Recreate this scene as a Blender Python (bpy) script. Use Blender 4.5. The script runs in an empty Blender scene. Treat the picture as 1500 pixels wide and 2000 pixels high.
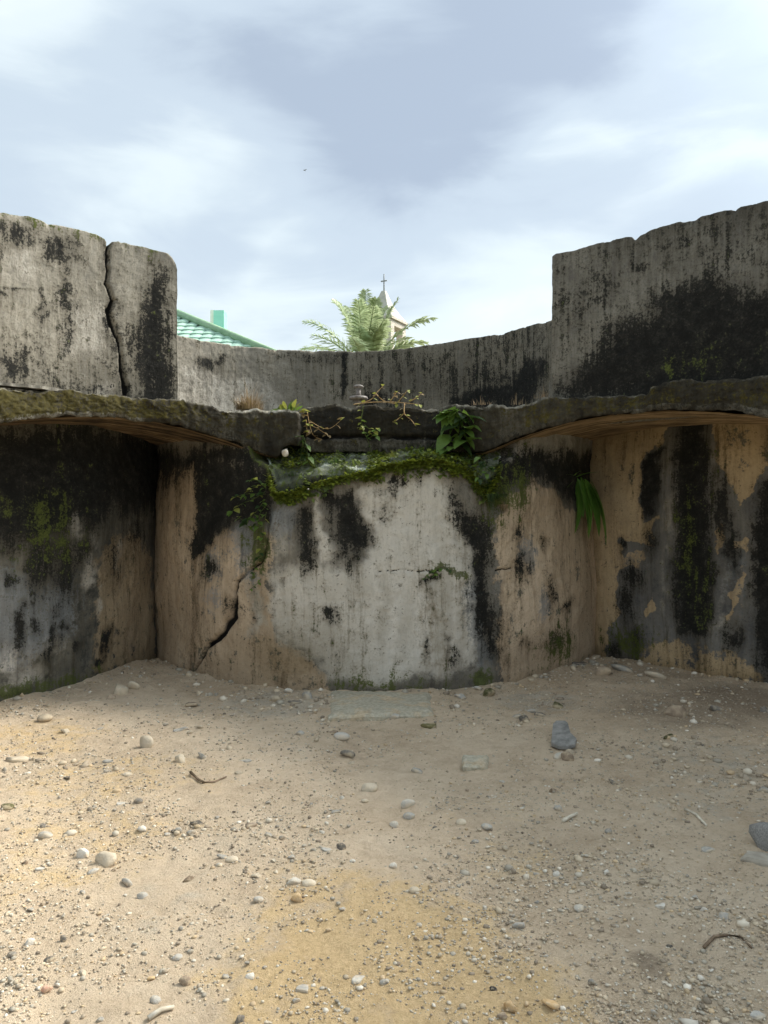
import bpy, math, random
import numpy as np
random.seed(7)
rng = np.random.default_rng(7)
C = bpy.context.scene.collection
R_ = math.radians

# ------------------------------------------------------------------ camera, sky, sun, exposure
CAMZ = 1.5; FPX = 1503.0                     # photo measures: eye height, focal length in photo pixels
cam_d = bpy.data.cameras.new('camera'); cam = bpy.data.objects.new('camera', cam_d); C.objects.link(cam)
cam.location = (0, 0, CAMZ); cam.rotation_euler = (R_(90), 0, 0)
cam_d.sensor_fit = 'VERTICAL'; cam_d.sensor_height = 24; cam_d.sensor_width = 18
cam_d.lens = FPX / 2000 * 24; cam_d.clip_end = 3000; cam_d.clip_start = 0.05
bpy.context.scene.camera = cam

SUN_AZ = math.atan2(0.90, 0.43)             # clockwise from +Y (ahead) towards +X (right)
SUN_EL = R_(43)
w = bpy.data.worlds.new('World'); bpy.context.scene.world = w; w.use_nodes = True
def world_nodes():
    nt = w.node_tree; N = nt.nodes; L = nt.links
    N.clear()
    out = N.new('ShaderNodeOutputWorld'); bg = N.new('ShaderNodeBackground'); bg.inputs['Strength'].default_value = 0.10
    L.new(bg.outputs[0], out.inputs[0])
    sky = N.new('ShaderNodeTexSky'); sky.sky_type = 'NISHITA'; sky.sun_disc = False
    sky.sun_elevation = SUN_EL; sky.sun_rotation = SUN_AZ; sky.dust_density = 2.0; sky.air_density = 1.0
    tc = N.new('ShaderNodeTexCoord')
    def mp(loc, rot, sc):
        m = N.new('ShaderNodeMapping'); m.inputs['Location'].default_value = loc
        m.inputs['Rotation'].default_value = rot; m.inputs['Scale'].default_value = sc
        L.new(tc.outputs['Generated'], m.inputs['Vector']); return m.outputs[0]
    def noise(v, s, d, r, dist=0.0):
        n = N.new('ShaderNodeTexNoise'); n.inputs['Scale'].default_value = s; n.inputs['Detail'].default_value = d
        n.inputs['Roughness'].default_value = r; n.inputs['Distortion'].default_value = dist
        L.new(v, n.inputs['Vector']); return n.outputs['Fac']
    def math_(op, a, b=None, c=None, clamp=False):
        m = N.new('ShaderNodeMath'); m.operation = op; m.use_clamp = clamp
        for i, q in enumerate((a, b, c)):
            if q is None: continue
            if isinstance(q, (int, float)): m.inputs[i].default_value = q
            else: L.new(q, m.inputs[i])
        return m.outputs[0]
    def ramp(f, *st):
        r = N.new('ShaderNodeValToRGB'); r.color_ramp.interpolation = 'EASE'
        e = r.color_ramp.elements
        while len(e) < len(st): e.new(0.5)
        for k, (p, c) in enumerate(st): e[k].position = p; e[k].color = (*c, 1)
        L.new(f, r.inputs[0]); return r.outputs[0]
    # soft streaky cloud deck: long bands lying along a great circle, broken by noise
    a = np.array([-0.20, 1, 0.49]); b = np.array([0.30, 1, 0.66]); nrm = np.cross(a, b); nrm = nrm / np.linalg.norm(nrm)
    al = b - a; al = al / np.linalg.norm(al)
    dp = N.new('ShaderNodeVectorMath'); dp.operation = 'DOT_PRODUCT'; dp.inputs[1].default_value = tuple(nrm)
    L.new(tc.outputs['Generated'], dp.inputs[0])
    warp = noise(mp((0.3, 0.1, 2.2), (0, R_(18), 0), (1.6, 1.6, 2.2)), 1.3, 3, 0.5)
    wfine = noise(mp((3.3, 1.1, 0.2), (0, R_(20), 0), (1.3, 1.6, 4.0)), 2.4, 6, 0.55, 0.4)
    dist = math_('ADD', dp.outputs['Value'], math_('MULTIPLY', math_('SUBTRACT', warp, 0.5), 0.42))
    band = math_('MULTIPLY', dist, dist)
    band = math_('SUBTRACT', 1.0, math_('MULTIPLY', band, 45.0), clamp=True)          # 1 in the grey band
    big = noise(mp((11.2, 3.3, 2.7), (0, R_(18), R_(-7)), (1.0, 1.0, 1.9)), 1.9, 4, 0.46, 0.3)
    thin = math_('ADD', math_('MULTIPLY', big, 0.60), math_('ADD', math_('MULTIPLY', wfine, 0.38), 0.055))
    cloud = math_('SUBTRACT', thin, math_('MULTIPLY', band, 0.15))
    col = ramp(cloud, (0.34, (1.30, 1.55, 1.88)), (0.47, (1.80, 2.10, 2.38)), (0.59, (2.40, 2.70, 2.82)), (0.72, (2.95, 3.15, 3.2)))
    mixn = N.new('ShaderNodeMix'); mixn.data_type = 'RGBA'; mixn.inputs[0].default_value = 0.95
    L.new(sky.outputs[0], mixn.inputs[6]); L.new(col, mixn.inputs[7])
    # thin cloud glows around the veiled sun
    sdir = (math.sin(SUN_AZ) * math.cos(SUN_EL), math.cos(SUN_AZ) * math.cos(SUN_EL), math.sin(SUN_EL))
    sdp = N.new('ShaderNodeVectorMath'); sdp.operation = 'DOT_PRODUCT'; sdp.inputs[1].default_value = sdir; L.new(tc.outputs['Generated'], sdp.inputs[0])
    glow = math_('ADD', math_('MULTIPLY', math_('POWER', math_('MAXIMUM', sdp.outputs['Value'], 0.0), 20.0), 10.0), 1.0)
    sc = N.new('ShaderNodeVectorMath'); sc.operation = 'SCALE'; L.new(mixn.outputs[2], sc.inputs[0]); L.new(glow, sc.inputs['Scale'])
    L.new(sc.outputs[0], bg.inputs['Color'])
world_nodes()

sun_d = bpy.data.lights.new('sun', 'SUN'); sun = bpy.data.objects.new('sun', sun_d); C.objects.link(sun)
sun_d.energy = 1.5; sun_d.angle = R_(19); sun_d.color = (1.0, 0.92, 0.78)
sd = np.array([math.sin(SUN_AZ) * math.cos(SUN_EL), math.cos(SUN_AZ) * math.cos(SUN_EL), math.sin(SUN_EL)])
from mathutils import Vector, Matrix
sun.rotation_euler = Vector(sd).to_track_quat('Z', 'Y').to_euler(); sun.location = tuple(sd * 60)
vs = bpy.context.scene.view_settings
vs.view_transform = 'Standard'; vs.look = 'None'; vs.gamma = 1; vs.use_curve_mapping = False; vs.exposure = 1.85

# ------------------------------------------------------------------ helpers
def P(u, v, Y):                               # photo point at distance Y -> place in the scene
    return np.array([(u - 750) / FPX * Y, Y, CAMZ - (v - 1000) / FPX * Y])
def floor_pt(u, v):
    Y = CAMZ * FPX / (v - 1000); return (u - 750) / FPX * Y, Y

def vnoise(p, seed=0):
    i = np.floor(p).astype(np.int64); f = p - i; f = f * f * (3 - 2 * f)
    out = 0.0
    def h(a, b, c):
        n = (a * 374761393 + b * 668265263 + c * 2147483647 + seed * 1274126177) & 0xffffffff
        n = ((n ^ (n >> 13)) * 1274126177) & 0xffffffff
        n = ((n ^ (n >> 16)) * 2246822519) & 0xffffffff
        return ((n ^ (n >> 15)) & 0xffff) / 65535.0
    for dx in (0, 1):
        wx = f[:, 0] if dx else 1 - f[:, 0]
        for dy in (0, 1):
            wy = f[:, 1] if dy else 1 - f[:, 1]
            for dz in (0, 1):
                wz = f[:, 2] if dz else 1 - f[:, 2]
                out = out + wx * wy * wz * h(i[:, 0] + dx, i[:, 1] + dy, i[:, 2] + dz)
    return out - 0.5
def fbm(p, scale=1.0, oct=4, seed=0, rough=0.5):
    o = 0; a = 1; s = scale
    for k in range(oct):
        o = o + a * vnoise(p * s + 17.3 * k, seed + k); a *= rough; s *= 2.03
    return o

def new_mesh(name, V, faces, uv=None, attrs=None, mats=(), smooth=True, mat_idx=None):
    V = np.asarray(V, dtype=np.float32); me = bpy.data.meshes.new(name)
    if isinstance(faces, np.ndarray):
        nf, k = faces.shape
        me.vertices.add(len(V)); me.vertices.foreach_set('co', V.ravel())
        me.loops.add(nf * k); me.loops.foreach_set('vertex_index', faces.astype(np.int32).ravel())
        me.polygons.add(nf); me.polygons.foreach_set('loop_start', np.arange(0, nf * k, k, dtype=np.int32))
        me.update(calc_edges=True)
    else:
        me.from_pydata(V.tolist(), [], faces); me.update()
    if smooth: me.polygons.foreach_set('use_smooth', np.ones(len(me.polygons), dtype=bool))
    if mat_idx is not None: me.polygons.foreach_set('material_index', np.asarray(mat_idx, dtype=np.int32))
    if uv is not None:
        l = me.uv_layers.new(name='UVMap'); li = np.empty(len(me.loops), dtype=np.int32)
        me.loops.foreach_get('vertex_index', li); l.data.foreach_set('uv', np.asarray(uv, dtype=np.float32)[li].ravel())
    for k, a in (attrs or {}).items():
        a = np.asarray(a, dtype=np.float32)
        if a.ndim == 1:
            at = me.attributes.new(k, 'FLOAT', 'POINT'); at.data.foreach_set('value', a)
        else:
            at = me.attributes.new(k, 'FLOAT_COLOR', 'POINT')
            at.data.foreach_set('color', np.concatenate([a, np.ones((len(a), 1), np.float32)], 1).ravel())
    for m in mats: me.materials.append(m)
    return me
def link(name, me, parent=None, label=None, cat=None, group=None, kind=None, loc=None, rot=None, scale=None):
    o = bpy.data.objects.new(name, me); C.objects.link(o)
    if parent is not None: o.parent = parent
    if loc is not None: o.location = loc
    if rot is not None: o.rotation_euler = rot
    if scale is not None: o.scale = scale
    tag(o, label, cat, group, kind); return o
def tag(o, label=None, cat=None, group=None, kind=None):
    if label: o['label'] = label
    if cat: o['category'] = cat
    if group: o['group'] = group
    if kind: o['kind'] = kind
    return o
def empty(name, loc, label, cat, group=None):
    return link(name, None, None, label, cat, group, loc=loc)

# ------------------------------------------------------------------ materials
class NB:
    def __init__(s, name):
        s.m = bpy.data.materials.new(name); s.m.use_nodes = True; s.nt = s.m.node_tree; s.N = s.nt.nodes; s.L = s.nt.links
        s.N.clear(); s.out = s.N.new('ShaderNodeOutputMaterial'); s.b = s.N.new('ShaderNodeBsdfPrincipled')
        s.L.new(s.b.outputs[0], s.out.inputs[0]); s.b.inputs['Specular IOR Level'].default_value = 0.2
        s.tc = s.N.new('ShaderNodeTexCoord')
    def put(s, sock, v):
        if isinstance(v, (int, float)): sock.default_value = v
        elif isinstance(v, tuple): sock.default_value = (*v, 1) if len(sock.default_value) == 4 and len(v) == 3 else v
        else: s.L.new(v, sock)
    def attr(s, n, col=False):
        a = s.N.new('ShaderNodeAttribute'); a.attribute_name = n; return a.outputs['Color' if col else 'Fac']
    def map(s, src, sc=(1, 1, 1), loc=(0, 0, 0), rot=(0, 0, 0)):
        m = s.N.new('ShaderNodeMapping'); m.inputs['Scale'].default_value = sc; m.inputs['Location'].default_value = loc
        m.inputs['Rotation'].default_value = rot; s.L.new(s.tc.outputs[src], m.inputs[0]); return m.outputs[0]
    def noise(s, v, sc, det=6, ro=0.6, dist=0.0):
        n = s.N.new('ShaderNodeTexNoise'); n.inputs['Scale'].default_value = sc; n.inputs['Detail'].default_value = det
        n.inputs['Roughness'].default_value = ro; n.inputs['Distortion'].default_value = dist
        s.L.new(v, n.inputs['Vector']); return n.outputs['Fac']
    def math(s, op, a, b=0.0, c=0.0, clamp=False):
        m = s.N.new('ShaderNodeMath'); m.operation = op; m.use_clamp = clamp
        for i, q in enumerate((a, b, c)): s.put(m.inputs[i], q)
        return m.outputs[0]
    def step(s, f, lo, hi, a=0.0, b=1.0):
        m = s.N.new('ShaderNodeMapRange'); m.interpolation_type = 'SMOOTHSTEP'
        s.put(m.inputs[0], f); m.inputs[1].default_value = lo; m.inputs[2].default_value = hi
        m.inputs[3].default_value = a; m.inputs[4].default_value = b; return m.outputs[0]
    def mix(s, f, a, b, mode='MIX'):
        m = s.N.new('ShaderNodeMix'); m.data_type = 'RGBA'; m.blend_type = mode
        s.put(m.inputs[0], f); s.put(m.inputs[6], a); s.put(m.inputs[7], b); return m.outputs[2]
    def ramp(s, f, *st):
        r = s.N.new('ShaderNodeValToRGB'); e = r.color_ramp.elements
        while len(e) < len(st): e.new(0.5)
        for k, (p, c) in enumerate(st): e[k].position = p; e[k].color = (*c, 1)
        s.put(r.inputs[0], f); return r.outputs[0]
    def bump(s, h, strength=0.5, dist=0.01, nrm=None):
        b = s.N.new('ShaderNodeBump'); b.inputs['Strength'].default_value = strength; b.inputs['Distance'].default_value = dist
        s.put(b.inputs['Height'], h)
        if nrm is not None: s.L.new(nrm, b.inputs['Normal'])
        return b.outputs[0]
    def done(s, col, rough=0.9, nrm=None):
        s.put(s.b.inputs['Base Color'], col); s.put(s.b.inputs['Roughness'], rough)
        if nrm is not None: s.L.new(nrm, s.b.inputs['Normal'])
        return s.m

def wall_mat(name, base=((.13, .12, .105), (.27, .25, .215), (.45, .42, .37)), ochre=((.46, .355, .25), (.80, .645, .48)),
             white=((.43, .40, .345), (.88, .83, .75)), black=(.010, .010, .009), moss=((.028, .034, .008), (.10, .12, .025)),
             speck=0.5, streak_w=0.30, grime=0.8):
    n = NB(name)
    O = n.map('Object'); S = n.map('UV', (9, 0.8, 1)); S2 = n.map('UV', (34, 2.6, 1), (3, 1, 0)); S3 = n.map('UV', (3.2, 0.55, 1), (7, 3, 0))
    def N(f): return n.math('MULTIPLY', n.math('SUBTRACT', f, 0.5), 4.0)
    def add(*ps):
        o = None
        for q, k in ps:
            t = n.math('MULTIPLY', q, k); o = t if o is None else n.math('ADD', o, t)
        return o
    nb = N(n.noise(O, 1.9, 9, 0.68, 0.5)); nf = N(n.noise(O, 11, 9, 0.72)); nx = N(n.noise(O, 55, 6, 0.72)); st = N(n.noise(S, 1, 8, 0.68, 0.25)); st2 = N(n.noise(S2, 1, 6, 0.65)); st3 = N(n.noise(S3, 1, 8, 0.7, 0.6))
    mot = n.math('ADD', 0.5, add((nb, .24), (nf, .20), (st, .20), (nx, .10)))
    c = n.ramp(mot, (.22, base[0]), (.5, base[1]), (.8, base[2]))
    rg = add((nb, .22), (nf, .26), (nx, .08), (st, .10))
    rb = add((nb, .15), (nf, .36), (st, streak_w), (nx, .34), (st2, .16))
    def mask(at, amp, wd, r): return n.step(n.math('ADD', n.attr(at), n.math('MULTIPLY', r, amp)), 0.5 - wd, 0.5 + wd)
    fl = n.step(add((nf, .55), (nb, .35), (nx, .22)), .20, .27); c = n.mix(n.math('MULTIPLY', fl, .55), c, n.mix(.5, base[2], base[1]))
    fd = n.step(add((nf, -.5), (st, -.35), (nx, .30)), .22, .34); c = n.mix(n.math('MULTIPLY', fd, .6), c, base[0])
    mo = mask('ochre', 1.0, 0.05, rg)
    loss = n.step(add((nf, .50), (st, .30), (nb, .35), (nx, .12)), .26, .33); mo = n.math('MULTIPLY', mo, n.math('SUBTRACT', 1.0, n.math('MULTIPLY', loss, .85)))
    c = n.mix(mo, c, n.ramp(n.math('ADD', .5, add((nf, .20), (st, .22), (nb, .24), (nx, .09))), (.22, ochre[0]), (.78, ochre[1])))
    c = n.mix(n.math('MULTIPLY', n.step(add((st3, .5), (nf, -.35), (nx, .2)), .05, .45), n.math('MULTIPLY', mo, .55)), c, (.27, .205, .15))
    mw = mask('white', 0.95, 0.20, rg); lw = n.step(add((nf, .42), (st2, .30), (nb, .30), (nx, .25)), .30, .48); mw = n.math('MULTIPLY', mw, n.math('SUBTRACT', 1.0, n.math('MULTIPLY', lw, .6)))
    c = n.mix(mw, c, n.ramp(n.math('ADD', .5, add((nf, .18), (st, .24), (nx, .10), (st2, .10), (nb, .14))), (.18, white[0]), (.75, white[1])))
    c = n.mix(n.math('MULTIPLY', n.step(add((nf, .5), (nx, .45), (nb, -.3)), .30, .42), .45), c, base[1])
    # dirt runs, broad grime, soft wet patches and painted shade
    c = n.mix(n.math('MULTIPLY', n.step(add((st, .6), (st2, .3), (nb, .2)), 0.10, 0.65), n.math('MULTIPLY', n.attr('runs'), grime)), c, (.40, .36, .30), 'MULTIPLY')
    c = n.mix(n.math('MULTIPLY', n.step(add((st3, .7), (nf, .25)), 0.0, 0.75), grime * .8), c, (.52, .49, .42), 'MULTIPLY')
    c = n.mix(n.math('MULTIPLY', n.attr('damp_shade'), n.step(add((nb, .5), (st, .4)), -0.6, 0.4, 0.6, 1.0)), c, (.40, .37, .30), 'MULTIPLY')
    dr = n.step(n.math('ADD', n.attr('drip'), add((st, .30), (st2, .16), (nf, .12))), .22, .95); c = n.mix(n.math('MULTIPLY', dr, .72), c, (.30, .285, .25), 'MULTIPLY')
    br = n.step(add((st3, .5), (nb, .45), (nf, .2)), .12, .75); c = n.mix(n.math('MULTIPLY', br, grime * .75), c, (.50, .42, .31), 'MULTIPLY')
    bc = mask('blue', 1.1, 0.18, rb); c = n.mix(n.math('MULTIPLY', bc, 0.6), c, n.ramp(n.math('ADD', .5, add((nx, .3), (nf, .15))), (.25, (.07, .08, .09)), (.75, (.40, .43, .46))))
    # black algae and painted corner shade, ragged and streaky, with pale scabs of lime left inside it
    fb = n.math('ADD', n.attr('black'), rb); mb = n.step(fb, .42, .66); halo = n.step(fb, -.05, .55)
    c = n.mix(n.math('MULTIPLY', halo, .68), c, (.38, .36, .32), 'MULTIPLY')
    sc = n.math('MULTIPLY', n.step(add((nx, .55), (nf, .45), (st2, .25)), 0.34, 0.50), speck)
    c = n.mix(n.math('MULTIPLY', mb, n.math('SUBTRACT', 1.0, sc)), c, n.mix(n.step(add((nf, .6), (nx, .4)), -.3, .7), black, (.036, .034, .029)))
    ph = n.step(add((nx, .6), (nf, .5)), 0.36, 0.52); c = n.mix(n.math('MULTIPLY', ph, .8), c, (.05, .045, .036))
    ms = mask('moss', 1.2, 0.14, rb); c = n.mix(n.math('MULTIPLY', ms, 0.85), c, n.ramp(n.math('ADD', .5, add((nx, .3), (nf, .2))), (.25, moss[0]), (.75, moss[1])))
    ck = n.step(n.math('ADD', n.attr('crack'), n.math('MULTIPLY', nf, .12)), 0.35, 0.75); c = n.mix(ck, c, (.012, .011, .010))
    h = add((nf, .16), (nx, .10), (mo, .22), (mw, .22), (mb, -.12), (st2, .04))
    return n.done(c, 0.93, n.bump(h, 0.65, 0.020))

def simple_mat(name, c1, c2, scale=12, rough=0.85, bump=0.3, dist=0.01, lo=.38, hi=.62, trans=0.0, spec=None):
    n = NB(name); O = n.map('Object'); f = n.noise(O, scale, 7, 0.65)
    if spec is not None: n.b.inputs['Specular IOR Level'].default_value = spec
    m = n.done(n.ramp(f, (lo, c1), (hi, c2)), rough, n.bump(f, bump, dist))
    return m
def leaf_mat(name, c1, c2, back=None, rough=0.5, trans=0.3):
    n = NB(name); oi = n.N.new('ShaderNodeObjectInfo'); O = n.map('Object')
    f = n.noise(O, 9, 3, 0.5); geo = n.N.new('ShaderNodeNewGeometry')
    f2 = n.math('ADD', n.math('MULTIPLY', f, 0.5), n.math('ADD', n.math('MULTIPLY', geo.outputs['Random Per Island'], 0.35), n.math('MULTIPLY', oi.outputs['Random'], 0.15)))
    c = n.ramp(f2, (.25, c1), (.75, c2)); n.done(c, rough)
    n.b.inputs['Specular IOR Level'].default_value = 0.35
    if trans:
        tr = n.N.new('ShaderNodeBsdfTranslucent'); n.put(tr.inputs[0], n.mix(0.5, c, c2)); ms = n.N.new('ShaderNodeMixShader'); ms.inputs[0].default_value = trans
        n.L.new(n.b.outputs[0], ms.inputs[1]); n.L.new(tr.outputs[0], ms.inputs[2]); n.L.new(ms.outputs[0], n.out.inputs[0])
    return n.m

M = {}
M['pier'] = wall_mat('pier_plaster')
M['alcoveL'] = wall_mat('left_alcove_plaster', base=((.06, .06, .055), (.20, .185, .15), (.40, .36, .29)), ochre=((.26, .20, .125), (.50, .40, .275)))
M['alcoveR'] = wall_mat('right_alcove_plaster', base=((.10, .10, .10), (.22, .21, .195), (.38, .36, .32)), ochre=((.42, .315, .19), (.76, .585, .37)), speck=0.3)
M['parL'] = wall_mat('left_parapet_concrete', base=((.20, .185, .155), (.39, .36, .30), (.56, .52, .44)), speck=0.95, streak_w=.18, grime=.5)
M['parR'] = wall_mat('right_parapet_concrete', base=((.13, .12, .105), (.26, .245, .21), (.42, .40, .355)), speck=0.6, streak_w=.18, grime=.6)
M['back'] = wall_mat('rear_parapet_concrete', base=((.17, .155, .13), (.34, .31, .255), (.52, .475, .395)), speck=0.3)
M['ledge'] = wall_mat('ledge_concrete', base=((.018, .016, .012), (.065, .057, .041), (.25, .23, .185)), moss=((.018, .017, .005), (.09, .073, .016)), speck=0.9, white=((.24, .23, .19), (.50, .48, .42)), streak_w=.15)
M['cap'] = wall_mat('pier_cap_concrete', base=((.04, .045, .03), (.12, .13, .095), (.30, .31, .26)), moss=((.03, .042, .008), (.11, .14, .022)), white=((.26, .29, .25), (.52, .56, .49)))

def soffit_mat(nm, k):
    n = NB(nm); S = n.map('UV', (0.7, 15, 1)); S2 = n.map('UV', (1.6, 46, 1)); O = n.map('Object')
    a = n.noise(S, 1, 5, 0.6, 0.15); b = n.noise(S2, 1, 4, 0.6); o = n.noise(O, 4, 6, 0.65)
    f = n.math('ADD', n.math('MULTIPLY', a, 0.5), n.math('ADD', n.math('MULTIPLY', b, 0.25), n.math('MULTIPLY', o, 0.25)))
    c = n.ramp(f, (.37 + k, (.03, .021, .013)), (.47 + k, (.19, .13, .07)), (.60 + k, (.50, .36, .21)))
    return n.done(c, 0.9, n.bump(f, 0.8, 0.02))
M['soffit'] = soffit_mat('brown_board_marked_concrete', 0.0); M['soffitL'] = soffit_mat('dark_board_marked_concrete', 0.08)  # left copy darker: stains plus deep vault shadow put into the colour

def floor_mat():
    n = NB('sandy_soil'); O = n.map('Object')
    a = n.noise(O, 1.1, 7, 0.62, 0.3); b = n.noise(O, 7, 8, 0.7); c_ = n.noise(O, 48, 7, 0.75); d = n.noise(O, 190, 4, 0.7)
    f = n.math('ADD', n.math('MULTIPLY', a, 0.35), n.math('ADD', n.math('MULTIPLY', b, 0.35), n.math('MULTIPLY', c_, 0.30)))
    c = n.ramp(f, (.36, (.45, .335, .225)), (.50, (.635, .505, .36)), (.64, (.74, .61, .455)))
    oc = n.step(n.math('ADD', n.attr('ochre'), n.math('MULTIPLY', n.math('SUBTRACT', b, 0.5), 1.6)), 0.40, 0.85)
    c = n.mix(n.math('MULTIPLY', oc, 0.75), c, n.ramp(c_, (.35, (.52, .35, .16)), (.65, (.74, .54, .28))))
    gr = n.step(n.math('ADD', n.attr('grey'), n.math('MULTIPLY', n.math('SUBTRACT', b, 0.5), 1.5)), 0.40, 0.9)
    c = n.mix(n.math('MULTIPLY', gr, 0.6), c, n.ramp(c_, (.35, (.30, .28, .235)), (.65, (.50, .475, .41))))
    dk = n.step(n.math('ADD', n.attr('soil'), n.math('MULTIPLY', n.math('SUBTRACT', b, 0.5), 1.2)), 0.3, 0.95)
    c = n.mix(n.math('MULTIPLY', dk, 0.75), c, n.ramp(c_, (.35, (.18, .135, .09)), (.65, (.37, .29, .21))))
    sp = n.step(n.math('ADD', n.math('MULTIPLY', c_, 0.5), n.math('MULTIPLY', d, 0.5)), 0.58, 0.66); c = n.mix(n.math('MULTIPLY', sp, 0.5), c, (.12, .095, .07))
    sp2 = n.step(n.math('ADD', n.math('MULTIPLY', c_, 0.5), n.math('MULTIPLY', d, 0.5)), 0.42, 0.36); c = n.mix(n.math('MULTIPLY', sp2, 0.35), c, (.68, .61, .49))
    h = n.math('ADD', n.math('MULTIPLY', c_, 0.65), n.math('MULTIPLY', d, 0.3))
    return n.done(c, 0.95, n.bump(h, 1.0, 0.022, n.bump(b, 0.6, 0.04)))
M['floor'] = floor_mat()
M['ground'] = simple_mat('grassy_ground', (.05, .06, .02), (.12, .11, .05), 3)

# ------------------------------------------------------------------ setting: floor and ground
PC = np.array([0.0, 3.45]); PR = 3.45               # the round pit: its centre and the radius of the ledge above it
PIER_C = np.array([-0.10, 8.90]); PIER_R = 2.45     # the bulging pier
L_C = np.array([-4.78, 7.82]); L_R = 2.45           # left alcove wall
RR_C = np.array([5.70, 9.85]); RR_R = 3.97          # right alcove wall
T_C = np.array([-0.57, 8.16]); T_R = 2.68           # rear round parapet

def blobxy(x, y, cx, cy, r): return np.clip(1.5 - np.hypot(x - cx, y - cy) / r, 0, 1)
def floor_h(x, y):
    p = np.stack([x, y, x * 0], 1)
    h = fbm(p, 0.9, 3, 5) * 0.05 + fbm(p, 5, 4, 9) * 0.022 + fbm(p, 22, 3, 11, 0.65) * 0.016
    dw = np.minimum(np.hypot(x - PIER_C[0], y - PIER_C[1]) - PIER_R, np.minimum(np.hypot(x - L_C[0], y - L_C[1]) - L_R, np.hypot(x - RR_C[0], y - RR_C[1]) - RR_R))
    h += np.exp(-np.clip(dw, 0, 9) / 0.10) * 0.018 * (1 + 2 * vnoise(p * 3, 3))
    h += 0.06 * np.exp(-((x - 2.2) ** 2 + (y - 7.5) ** 2) / 0.3) + 0.05 * np.exp(-((x + 2.4) ** 2 + (y - 7.3) ** 2) / 0.25)
    return h - 0.008, dw
def fz(x, y): return float(floor_h(np.array([x]), np.array([y]))[0][0])

gx = np.arange(-5.2, 5.21, 0.024); gy = np.concatenate([np.arange(-3.0, 1.8, 0.12), np.arange(1.8, 9.6, 0.024)])
X, Y = np.meshgrid(gx, gy); x = X.ravel(); y = Y.ravel(); h, dw = floor_h(x, y)
nx_, ny_ = len(gx), len(gy)
idx = np.arange(nx_ * ny_).reshape(ny_, nx_)
quads = np.stack([idx[:-1, :-1], idx[:-1, 1:], idx[1:, 1:], idx[1:, :-1]], -1).reshape(-1, 4)
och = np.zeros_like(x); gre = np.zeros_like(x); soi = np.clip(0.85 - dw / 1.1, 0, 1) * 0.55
for (u, v, r, a) in [(650, 1760, .30, .55), (740, 1850, .38, .75), (880, 1800, .22, .5), (930, 1960, .3, .7), (640, 1950, .25, .5), (200, 1520, .5, .45), (300, 1600, .4, .3), (1010, 1690, .25, .4), (600, 1700, .2, .4), (60, 1440, .45, .5), (960, 1590, .3, .3), (120, 1650, .5, .45), (700, 1900, .4, .7), (330, 1520, .4, .4)]:
    cx, cy = floor_pt(u, v); och = np.maximum(och, min(1.0, a * 1.25) * blobxy(x, y, cx, cy, r * 1.35))
for (u, v, r, a) in [(540, 1370, .6, .7), (1050, 1370, .5, .7), (1420, 1480, .6, .6), (300, 1700, .3, .4), (1380, 1560, .5, .5), (520, 1480, .4, .4), (300, 1760, .3, .5), (1150, 1640, .3, .35)]:
    cx, cy = floor_pt(u, v); gre = np.maximum(gre, a * blobxy(x, y, cx, cy, r))
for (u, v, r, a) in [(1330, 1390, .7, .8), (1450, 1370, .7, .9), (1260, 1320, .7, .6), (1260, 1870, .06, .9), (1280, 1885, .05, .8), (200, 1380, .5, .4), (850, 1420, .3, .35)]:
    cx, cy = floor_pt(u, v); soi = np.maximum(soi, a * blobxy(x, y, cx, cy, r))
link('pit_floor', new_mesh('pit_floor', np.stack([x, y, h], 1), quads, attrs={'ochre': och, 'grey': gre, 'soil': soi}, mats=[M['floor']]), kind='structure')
g = 900.0
link('ground', new_mesh('ground', [(-g, -g, -.14), (g, -g, -.14), (g, g, -.14), (-g, g, -.14)], [(0, 1, 2, 3)], mats=[M['ground']], smooth=False), kind='structure')

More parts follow.
